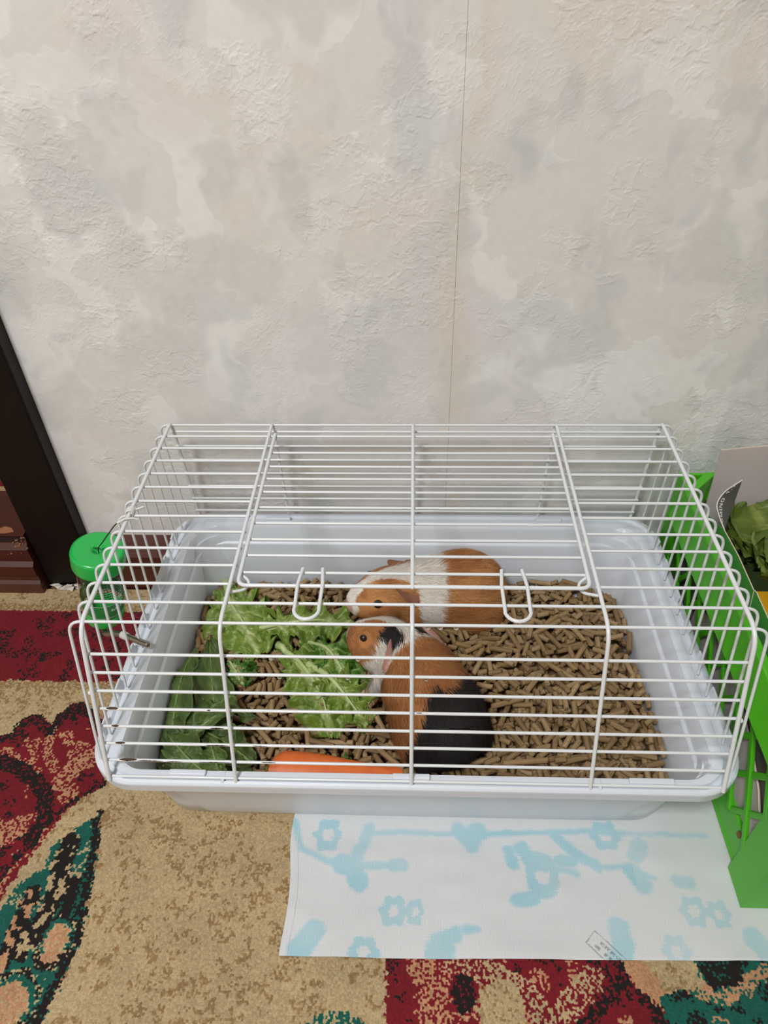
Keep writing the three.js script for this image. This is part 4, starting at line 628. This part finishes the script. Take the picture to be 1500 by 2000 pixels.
// ---------------------------------------------------------------- drinking bottle hung on the side
{
  const top = V(-0.3185, 0.24, 0.1), bot = V(-0.3395, 0.136, 0.1); const axis = top.clone().sub(bot), L = axis.length();
  const g = base('drinking_bottle', 'clear drinking bottle with green lid hung outside the cage beside the door casing', 'water bottle', [bot.x, bot.y, bot.z]);
  g.quaternion.setFromUnitVectors(V(0, 1, 0), axis.normalize());
  const lathe = (P, s = 40) => new THREE.LatheGeometry(P.map(p => new THREE.Vector2(...p)), s);
  const clear = new THREE.MeshPhysicalMaterial({ color: srgb(236, 238, 236), transmission: 1, thickness: 0, roughness: 0.08, ior: 1.45 });
  const green = new THREE.MeshPhysicalMaterial({ color: srgb(22, 176, 74), roughness: 0.3, clearcoat: 0.4, clearcoatRoughness: 0.15 });
  const dgreen = new THREE.MeshPhysicalMaterial({ color: srgb(18, 124, 56), roughness: 0.32, clearcoat: 0.3 });
  mesh('bottle_body', lathe([[0.0205, 0.012], [0.0212, 0.03], [0.0226, 0.055], [0.0242, L - 0.012]]), clear, g);
  mesh('lid', lathe([[0.0248, L - 0.021], [0.0262, L - 0.0205], [0.0268, L - 0.018], [0.0268, L - 0.004], [0.0258, L - 0.0008], [0.023, L], [0.008, L - 0.0006], [0.0045, L - 0.0015], [0.003, L - 0.006], [0.0, L - 0.0065]], 48), green, g);
  mesh('base_cap', lathe([[0, -0.006], [0.008, -0.006], [0.012, -0.004], [0.018, -0.001], [0.0205, 0.004], [0.0212, 0.014], [0.0206, 0.0155], [0.0, 0.0155]]), green, g);
  // printed band, with a line of white lettering
  const cv = document.createElement('canvas'); cv.width = 1024; cv.height = 256; const cx = cv.getContext('2d'); cx.fillStyle = '#177f3c'; cx.fillRect(0, 0, 1024, 256); cx.fillStyle = '#cfe8d4'; cx.fillRect(0, 6, 1024, 7); cx.fillRect(0, 243, 1024, 7); cx.font = 'bold 64px sans-serif'; for (const u of [110, 620]) { cx.fillText('MINI', u, 130); } cx.strokeStyle = '#cfe8d4'; cx.lineWidth = 5; for (const u of [330, 840]) { cx.beginPath(); cx.moveTo(u, 190); cx.bezierCurveTo(u + 30, 60, u + 80, 60, u + 110, 180); cx.stroke(); }
  const bt = new THREE.CanvasTexture(cv); bt.colorSpace = THREE.SRGBColorSpace; bt.wrapS = THREE.RepeatWrapping;
  mesh('printed_band', lathe([[0.0215, 0.02], [0.0226, 0.042]], 40), new THREE.MeshPhysicalMaterial({ map: bt, roughness: 0.35, clearcoat: 0.3, side: THREE.DoubleSide }), g);
  // small dark instructions printed on the clear wall
  const c2 = document.createElement('canvas'); c2.width = 512; c2.height = 256; const d2 = c2.getContext('2d'); d2.fillStyle = '#000'; d2.fillRect(0, 0, 512, 256); d2.fillStyle = '#fff'; for (let r = 0; r < 8; r++) for (let x = 20; x < 470;) { const w = 12 + 34 * hash(x, r, 901); d2.fillRect(x, 24 + r * 27, w, 11); x += w + 9; }
  const at = new THREE.CanvasTexture(c2);
  const tg = new THREE.CylinderGeometry(0.0243, 0.0233, 0.036, 24, 1, true, 0.1, 1.5); tg.translate(0, 0.066, 0);
  mesh('printed_text', tg, new THREE.MeshStandardMaterial({ color: srgb(40, 34, 30), alphaMap: at, transparent: true, roughness: 0.6, side: THREE.DoubleSide }), g);
  // cage: spout passes between two side bars
  const inv = g.quaternion.clone().invert(), loc = (x, y, z) => V(x, y, z).sub(bot).applyQuaternion(inv);
  const steel = new THREE.MeshStandardMaterial({ color: srgb(168, 158, 148), metalness: 0.95, roughness: 0.28 });
  mesh('spout', sweep(fillet([V(0, -0.005, 0), loc(-0.338, 0.128, 0.118), loc(-0.312, 0.142, 0.129), loc(-0.276, 0.1475, 0.1475)], 0.008, 5), 0.0034, 14), steel, g);
  mesh('spout_clip', sweep([loc(-0.309, 0.1425, 0.1305), loc(-0.303, 0.1435, 0.134)], 0.0043, 14), new THREE.MeshStandardMaterial({ color: srgb(200, 200, 196), roughness: 0.5 }), g);
  // wire tie
  const tie = base('wire_tie', 'twisted white and black wire tying the bottle lid to the cage frame', 'wire tie');
  const whiteIns = new THREE.MeshStandardMaterial({ color: srgb(214, 214, 208), roughness: 0.5 }), blackW = new THREE.MeshStandardMaterial({ color: srgb(28, 26, 26), roughness: 0.5 });
  mesh('black_wire', sweep(new THREE.CatmullRomCurve3([V(-0.3188, 0.2335, 0.1), V(-0.3165, 0.242, 0.1005), V(-0.308, 0.2535, 0.105), V(-0.297, 0.268, 0.108), V(-0.285, 0.2835, 0.112), V(-0.279, 0.2895, 0.1135)]).getPoints(30), 0.0006, 6), blackW, tie);
  mesh('wire_knot', sweep([V(-0.3225, 0.2408, 0.099), V(-0.3195, 0.2425, 0.1012), V(-0.3165, 0.241, 0.0995), V(-0.314, 0.2425, 0.102)], 0.0005, 5), blackW, tie);
  const coil = []; for (let k = 0; k <= 60; k++) { const a = k / 60 * Math.PI * 6.2; coil.push(V(-0.2737 + 0.0036 * Math.cos(a), 0.2868 + 0.0036 * Math.sin(a), 0.093 + 0.0072 * k / 60)); } coil.unshift(V(-0.262, 0.2885, 0.0905)); mesh('white_coil', sweep(coil, 0.0012, 7), whiteIns, tie);
  mesh('white_sleeve', sweep([V(-0.28, 0.289, 0.1145), V(-0.2735, 0.2915, 0.1115), V(-0.266, 0.2905, 0.1095), V(-0.262, 0.2885, 0.109)], (t) => 0.0014 - 0.0005 * t, 8), whiteIns, tie);
}

// ---------------------------------------------------------------- green vegetable crate and what is in it
const X0 = 0.313, X1 = 0.613, Z0 = -0.062, Z1 = 0.3365, CH = 0.2125;
{
  const lime = new THREE.MeshPhysicalMaterial({ color: srgb(76, 178, 20), roughness: 0.42, clearcoat: 0.15, clearcoatRoughness: 0.4, bumpMap: dataTex(64, 64, (i, j) => { const h = 255 * fbm(i / 4, j / 4, 2, 921); return [h, h, h]; }, false), bumpScale: 0.0002 });
  const cr = base('vegetable_crate', 'green plastic lattice crate standing beside the cage on the cloth', 'crate');
  const Yb = 0.0035;
  mesh('crate_floor', rbox(X0 + 0.004, X1 - 0.004, Yb, Yb + 0.006, Z0 + 0.004, Z1 - 0.004, 0.002), lime, cr);
  // hollow corner posts: two outer faces and a slanting inner web
  const post = (sx, sz) => {
    const cx = sx < 0 ? X0 : X1, cz = sz < 0 ? Z0 : Z1, w = 0.036, th = 0.0032, s = new THREE.Shape();
    [[0, 0], [w, 0], [w, th * 1.6], [th * 1.6, w], [0, w]].forEach((p, i) => i ? s.lineTo(...p) : s.moveTo(...p));
    const h = new THREE.Path(); [[th, th], [th, w - th * 3.2], [w - th * 3.2, th]].forEach((p, i) => i ? h.lineTo(...p) : h.moveTo(...p)); s.holes.push(h);
    const e = new THREE.ExtrudeGeometry(s, { depth: CH - Yb, bevelEnabled: true, bevelThickness: 0.0006, bevelSize: 0.0006, bevelSegments: 1 }); e.rotateX(Math.PI / 2); e.translate(0, CH, 0);
    const m = new THREE.Matrix4().makeScale(-sx, 1, -sz); e.applyMatrix4(m); if (sx * sz < 0) { const a = e.attributes; for (const k of ['position', 'uv']) { const it = a[k].itemSize, ar = a[k].array; for (let i = 0; i < a[k].count; i += 3) for (let q = 0; q < it; q++) { const t = ar[(i + 1) * it + q]; ar[(i + 1) * it + q] = ar[(i + 2) * it + q]; ar[(i + 2) * it + q] = t; } } } e.computeVertexNormals(); e.translate(cx, 0, cz); return e;
  };
  for (const sx of [-1, 1]) for (const sz of [-1, 1]) mesh('corner_post', post(sx, sz), lime, cr);
  // rails and lattice on the long sides and the ends
  const bottomRail = (len) => { const s = new THREE.Shape(); s.moveTo(0, 0.0); s.lineTo(len * 0.2, 0); s.quadraticCurveTo(len * 0.24, 0.006, len * 0.28, 0.006); s.lineTo(len * 0.72, 0.006); s.quadraticCurveTo(len * 0.76, 0.006, len * 0.8, 0); s.lineTo(len, 0); s.lineTo(len, 0.04); s.quadraticCurveTo(len * 0.5, 0.05, 0, 0.04); s.lineTo(0, 0); const g = new THREE.ExtrudeGeometry(s, { depth: 0.0035, bevelEnabled: true, bevelSize: 0.0008, bevelThickness: 0.0008, bevelSegments: 2, curveSegments: 8 }); g.translate(0, Yb + 0.001, 0); return g; };
  for (const s of [-1, 1]) {
    const xo = s < 0 ? X0 : X1 - 0.004;
    const face = rbox(-0.002, 0.002, -0.04, 0, Z0 + 0.03, Z1 - 0.03, 0.0015); face.rotateZ(s * 0.26); face.translate(s < 0 ? X0 - 0.001 : X1 + 0.001, CH - 0.0005, 0);
    mesh('top_rail', mergeGeometries([face, rbox(s < 0 ? X0 - 0.003 : X1 - 0.006, s < 0 ? X0 + 0.006 : X1 + 0.003, CH - 0.004, CH, Z0 + 0.03, Z1 - 0.03, 0.0015)]), lime, cr);
    const g = bottomRail(Z1 - Z0 - 0.06); g.rotateY(-Math.PI / 2); g.translate(xo + 0.0038 - s * 0.0055, 0, Z0 + 0.03); mesh('bottom_rail', g, lime, cr);
    const a = Z0 + 0.034, b = Z1 - 0.034, n = 8, st = (b - a) / n;
    for (let k = -1; k <= n; k++) for (const d of [-1, 1]) { // diagonal lattice bars, clipped to the panel
      let z0 = a + st * k, z1 = z0 + d * st * 2, y0 = 0.046, y1 = 0.176; if (d < 0) { z0 = a + st * (k + 1); z1 = z0 - st * 2; }
      const cl = (z) => { const t = (z - z0) / (z1 - z0); return y0 + (y1 - y0) * t; }; let A = [z0, y0], B = [z1, y1]; if (A[0] < a) A = [a, cl(a)]; if (A[0] > b) A = [b, cl(b)]; if (B[0] < a) B = [a, cl(a)]; if (B[0] > b) B = [b, cl(b)]; if (A[1] < y0 - 1e-6 || B[1] > y1 + 1e-6 || A[1] >= B[1] || Math.hypot(A[0] - B[0], A[1] - B[1]) < 0.012) continue;
      const L = Math.hypot(A[0] - B[0], A[1] - B[1]), bg = new RoundedBoxGeometry(0.0044, L, 0.0065, 1, 0.0012); bg.rotateX(Math.atan2(B[0] - A[0], B[1] - A[1])); bg.translate(xo + 0.002 + 0.0008 * d, (A[1] + B[1]) / 2, (A[0] + B[0]) / 2); mesh('lattice_bar', bg, lime, cr);
    }
    const zo = s < 0 ? Z0 : Z1 - 0.004;
    mesh('top_rail', rbox(X0 + 0.03, X1 - 0.03, 0.174, CH, zo - (s < 0 ? 0.003 : 0), zo + 0.004 + (s < 0 ? 0 : 0.003), 0.0015), lime, cr);
    const g2 = bottomRail(X1 - X0 - 0.06); g2.translate(X0 + 0.03, 0, zo + 0.0003); mesh('bottom_rail', g2, lime, cr);
    const xa = X0 + 0.034, xb = X1 - 0.034; for (let k = 0; k < 6; k++) for (const d of [-1, 1]) { const u0 = lerp(xa, xb, (k + 0.5) / 6), u1 = u0 + d * 0.06; if (u1 < xa || u1 > xb) continue; const L = Math.hypot(0.06, 0.13), bg = new RoundedBoxGeometry(0.0065, L, 0.0044, 1, 0.0012); bg.rotateZ(-Math.atan2(u1 - u0, 0.13)); bg.translate((u0 + u1) / 2, 0.111, zo + 0.002 + 0.0008 * d); mesh('lattice_bar', bg, lime, cr); }
  }
  mesh('moulding_seam', sweep([V(X0 + 0.0002, Yb + 0.003, Z1 - 0.0002), V(X0 + 0.0002, CH - 0.002, Z1 - 0.0002)], 0.0007, 6), new THREE.MeshStandardMaterial({ color: srgb(140, 190, 110), roughness: 0.6 }), cr);
  mesh('dirt_speck', new THREE.DodecahedronGeometry(0.004, 0).scale(0.6, 1, 1).translate(X0 + 0.004, 0.042, 0.285), new THREE.MeshStandardMaterial({ color: srgb(120, 86, 52), roughness: 1 }), cr);
}
{
  const cardGreen = new THREE.MeshPhysicalMaterial({ color: srgb(56, 132, 46), roughness: 0.38, clearcoat: 0.25, clearcoatRoughness: 0.3 });
  const cardGrey = new THREE.MeshStandardMaterial({ map: dataTex(128, 128, (i, j) => { const n = 16 * (fbm(i / 4, j / 4, 3, 931) - 0.5); return [200 + n, 188 + n, 186 + n]; }), roughness: 0.9 });
  const cardEdge = new THREE.MeshStandardMaterial({ color: srgb(206, 190, 170), roughness: 0.95 });
  // tall green panel along the crate side, one corner curled over
  const gp = base('green_cardboard_sheet', 'glossy green cardboard sheet with a curled dark corner standing inside the crate', 'cardboard');
  const sh = new THREE.Shape(); [[0.305, 0.158], [0.305, 0.222], [0.2, 0.2265], [0.14, 0.2285], [0.135, 0.226], [0.09, 0.2275], [0.048, 0.2245], [0.0, 0.205], [-0.02, 0.18], [-0.02, 0.158]].forEach((p, i) => i ? sh.lineTo(...p) : sh.moveTo(...p));
  const pg = new THREE.ExtrudeGeometry(sh, { depth: 0.0011, bevelEnabled: false }); pg.rotateY(-Math.PI / 2); pg.translate(0.326, 0, 0); mesh('panel', pg, cardGreen, gp);
  mesh('shade_toned_unprinted_part', boxG(0.3249, 0.326, 0.011, 0.158, -0.02, 0.305), new THREE.MeshStandardMaterial({ color: srgb(112, 104, 98), roughness: 0.95 }), gp);  // plain card, its grey darkened to paint in the shade behind the lattice
  mesh('cut_edge', sweep([V(0.3254, 0.2222, 0.3), V(0.3254, 0.2268, 0.2), V(0.3254, 0.2288, 0.14), V(0.3254, 0.2263, 0.135), V(0.3254, 0.2278, 0.09), V(0.3254, 0.2248, 0.048)], 0.0006, 5), cardEdge, gp);
  mesh('crease', sweep([V(0.3248, 0.2266, 0.137), V(0.3247, 0.205, 0.143), V(0.3248, 0.19, 0.141)], 0.0004, 5), cardEdge, gp);
  // curled flap: its dark printed face looks into the room
  const cv = document.createElement('canvas'); cv.width = 512; cv.height = 256; const c = cv.getContext('2d'); c.fillStyle = '#37362f'; c.fillRect(0, 0, 512, 256); c.fillStyle = '#b9b8b0'; c.font = 'bold 74px sans-serif'; c.fillText('OMINO  1.7', 60, 118);
  const tx = new THREE.CanvasTexture(cv); tx.colorSpace = THREE.SRGBColorSpace;
  const A = V(0.3265, 0.2235, 0.047), Lm = V(0.3235, 0.2365, 0.021), Lm2 = V(0.331, 0.245, 0.0125), T = V(0.352, 0.252, 0.0); const left = new THREE.CatmullRomCurve3([A, V(0.324, 0.2295, 0.033), Lm, Lm2, T]);
  const U = 24, W = 8, pos = [], uv = [], idx = []; for (const o of [0, 1]) for (let i = 0; i <= U; i++) for (let j = 0; j <= W; j++) { const t = i / U, w = j / W, a = left.getPoint(t), b = A.clone().lerp(T, t), p = a.lerp(b, w); p.x += -0.002 * Math.sin(Math.PI * w) * Math.sin(Math.PI * t) ; if (o) p.add(V(0.0004, -0.0008, -0.0004)); pos.push(p.x, p.y, p.z); uv.push(t, 0.95 - w * 0.9); }
  const of = (U + 1) * (W + 1); for (let i = 0; i < U; i++) for (let j = 0; j < W; j++) { const a = i * (W + 1) + j; idx.push(a, a + 1, a + W + 1, a + 1, a + W + 2, a + W + 1); idx.push(of + a, of + a + W + 1, of + a + 1, of + a + 1, of + a + W + 1, of + a + W + 2); }
  const fg = new THREE.BufferGeometry(); fg.setAttribute('position', new THREE.Float32BufferAttribute(pos, 3)); fg.setAttribute('uv', new THREE.Float32BufferAttribute(uv, 2)); fg.setIndex(idx); fg.computeVertexNormals();
  const flap = mesh('curled_flap', fg, new THREE.MeshStandardMaterial({ map: tx, roughness: 0.55, side: THREE.DoubleSide }), gp); flap.userData.label = 'curled charcoal corner with pale lettering';
  mesh('flap_edge', sweep(left.getPoints(24), 0.0007, 5), new THREE.MeshStandardMaterial({ color: srgb(214, 212, 204), roughness: 0.9 }), gp);
  // mauve-grey back panel
  const bp = new THREE.Shape(); [[0.352, 0.011], [0.352, 0.17], [0.3475, 0.251], [0.40, 0.2575], [0.59, 0.27], [0.59, 0.011]].forEach((p, i) => i ? bp.lineTo(...p) : bp.moveTo(...p));
  const bg = new THREE.ExtrudeGeometry(bp, { depth: 0.0016, bevelEnabled: false }); bg.translate(0, 0, -0.056);
  const b2 = mesh('grey_cardboard_sheet', bg, cardGrey); tag(b2, 'plain mauve-grey cardboard sheet leaning at the back of the crate against the wall', 'cardboard');
  mesh('cut_edge', sweep([V(0.3475, 0.2512, -0.0552), V(0.40, 0.2577, -0.0552), V(0.59, 0.2702, -0.0552)], 0.0009, 5), cardEdge, b2);
  // torn grey liner low behind the lattice
  const tp = new THREE.Shape(); [[0.318, 0.011], [0.316, 0.05], [0.306, 0.062], [0.3, 0.078], [0.285, 0.086], [0.27, 0.1], [0.24, 0.115], [0.2, 0.13], [0.1, 0.138], [0.06, 0.12], [0.06, 0.011]].forEach((p, i) => i ? tp.lineTo(...p) : tp.moveTo(...p));
  const lg = new THREE.ExtrudeGeometry(tp, { depth: 0.0014, bevelEnabled: false }); lg.rotateY(-Math.PI / 2); lg.translate(0.3232, 0, 0);
  const b3 = mesh('torn_cardboard_liner', lg, cardGrey); tag(b3, 'torn grey cardboard liner seen low through the crate lattice', 'cardboard');
  mesh('torn_edge', sweep([V(0.3225, 0.011, 0.318), V(0.3225, 0.05, 0.316), V(0.3225, 0.062, 0.306), V(0.3225, 0.078, 0.3), V(0.3225, 0.086, 0.285), V(0.3225, 0.1, 0.27), V(0.3225, 0.115, 0.24)], 0.0014, 5), cardEdge, b3);
  // yellow packet
  const yp = base('yellow_packet', 'yellow carton lying under the lettuce inside the crate', 'carton'); mesh('carton', rbox(0.345, 0.5, 0.012, 0.135, 0.068, 0.15, 0.002), new THREE.MeshStandardMaterial({ color: srgb(132, 104, 88), roughness: 0.7 }), yp);
  mesh('yellow_lid', rbox(0.344, 0.501, 0.135, 0.152, 0.067, 0.1, 0.002), new THREE.MeshStandardMaterial({ color: srgb(216, 160, 24), roughness: 0.5 }), yp);
  // lettuce heads
  const headMat = leafMat, HD = { dark: [84, 106, 28], mid: [128, 146, 56], light: [182, 190, 112] };
  const head = (label, cx, cy, cz, r, s0, n) => {
    const hd = base('curly_lettuce', label, 'lettuce'); const core = new THREE.SphereGeometry(r * 0.55, 18, 14); core.scale(1, 0.8, 1); core.translate(cx, cy - r * 0.25, cz); mesh('heart', core, new THREE.MeshStandardMaterial({ color: srgb(92, 112, 44), roughness: 0.7 }), hd);
    for (let k = 0; k < n; k++) { const a = k / n * Math.PI * 2 * 1.6 + s0, ring = 0.55 + 0.45 * (k % 3) / 2, d = V(Math.cos(a), 0, Math.sin(a)), c0 = V(cx, cy - r * 0.7, cz); const P = [c0.clone().addScaledVector(d, r * 0.1), c0.clone().addScaledVector(d, r * 0.55 * ring).add(V(0, r * 0.35, 0)), c0.clone().addScaledVector(d, r * 0.8 * ring).add(V(0, r * 0.8, 0)), c0.clone().addScaledVector(d, r * (0.75 + 0.35 * ring)).add(V(0, r * (1.25 - 0.35 * ring), 0))];
      const wf = (t) => r * 0.95 * (0.3 + 0.7 * ss(0, 0.6, t)) * Math.sqrt(Math.max(0.02, 1 - Math.max(0, (t - 0.65) / 0.38) ** 2)); mesh('leaf', leafGeo(P, wf, { ...HD, lobe: 0.2, ruffle: r * 0.1, freq: 13, quilt: r * 0.2, vein: 1, cup: 0.25, pale: 0.9, s: 300 + k + s0 * 10, rest: false, u: 34, w: 16 }), headMat, hd); }
  };
  head('curly green lettuce head nearest the grey cardboard in the crate', 0.42, 0.158, -0.002, 0.052, 1, 9);
  head('lettuce head lying over the yellow carton in the crate', 0.415, 0.178, 0.062, 0.045, 3, 8);
  head('lettuce head deep in the crate away from the cage', 0.51, 0.15, 0.03, 0.055, 5, 8);
}

// ---------------------------------------------------------------- ceiling lamp
{
  const l = base('ceiling_lamp', 'flat square white ceiling lamp', 'lamp', [LAMP.x, LAMP.y, LAMP.z]);
  mesh('housing', rbox(-0.24, 0.24, -0.03, 0.1, -0.24, 0.24, 0.01), new THREE.MeshStandardMaterial({ color: srgb(235, 235, 235), roughness: 0.5 }), l);
  mesh('diffuser', rbox(-LAMP.size / 2, LAMP.size / 2, -0.05, -0.03, -LAMP.size / 2, LAMP.size / 2, 0.006), new THREE.MeshStandardMaterial({ color: 0xffffff, emissive: new THREE.Color().setRGB(0.965, 0.985, 1), emissiveIntensity: 1.5, roughness: 0.4 }), l);
}
renderer.render(scene, camera);
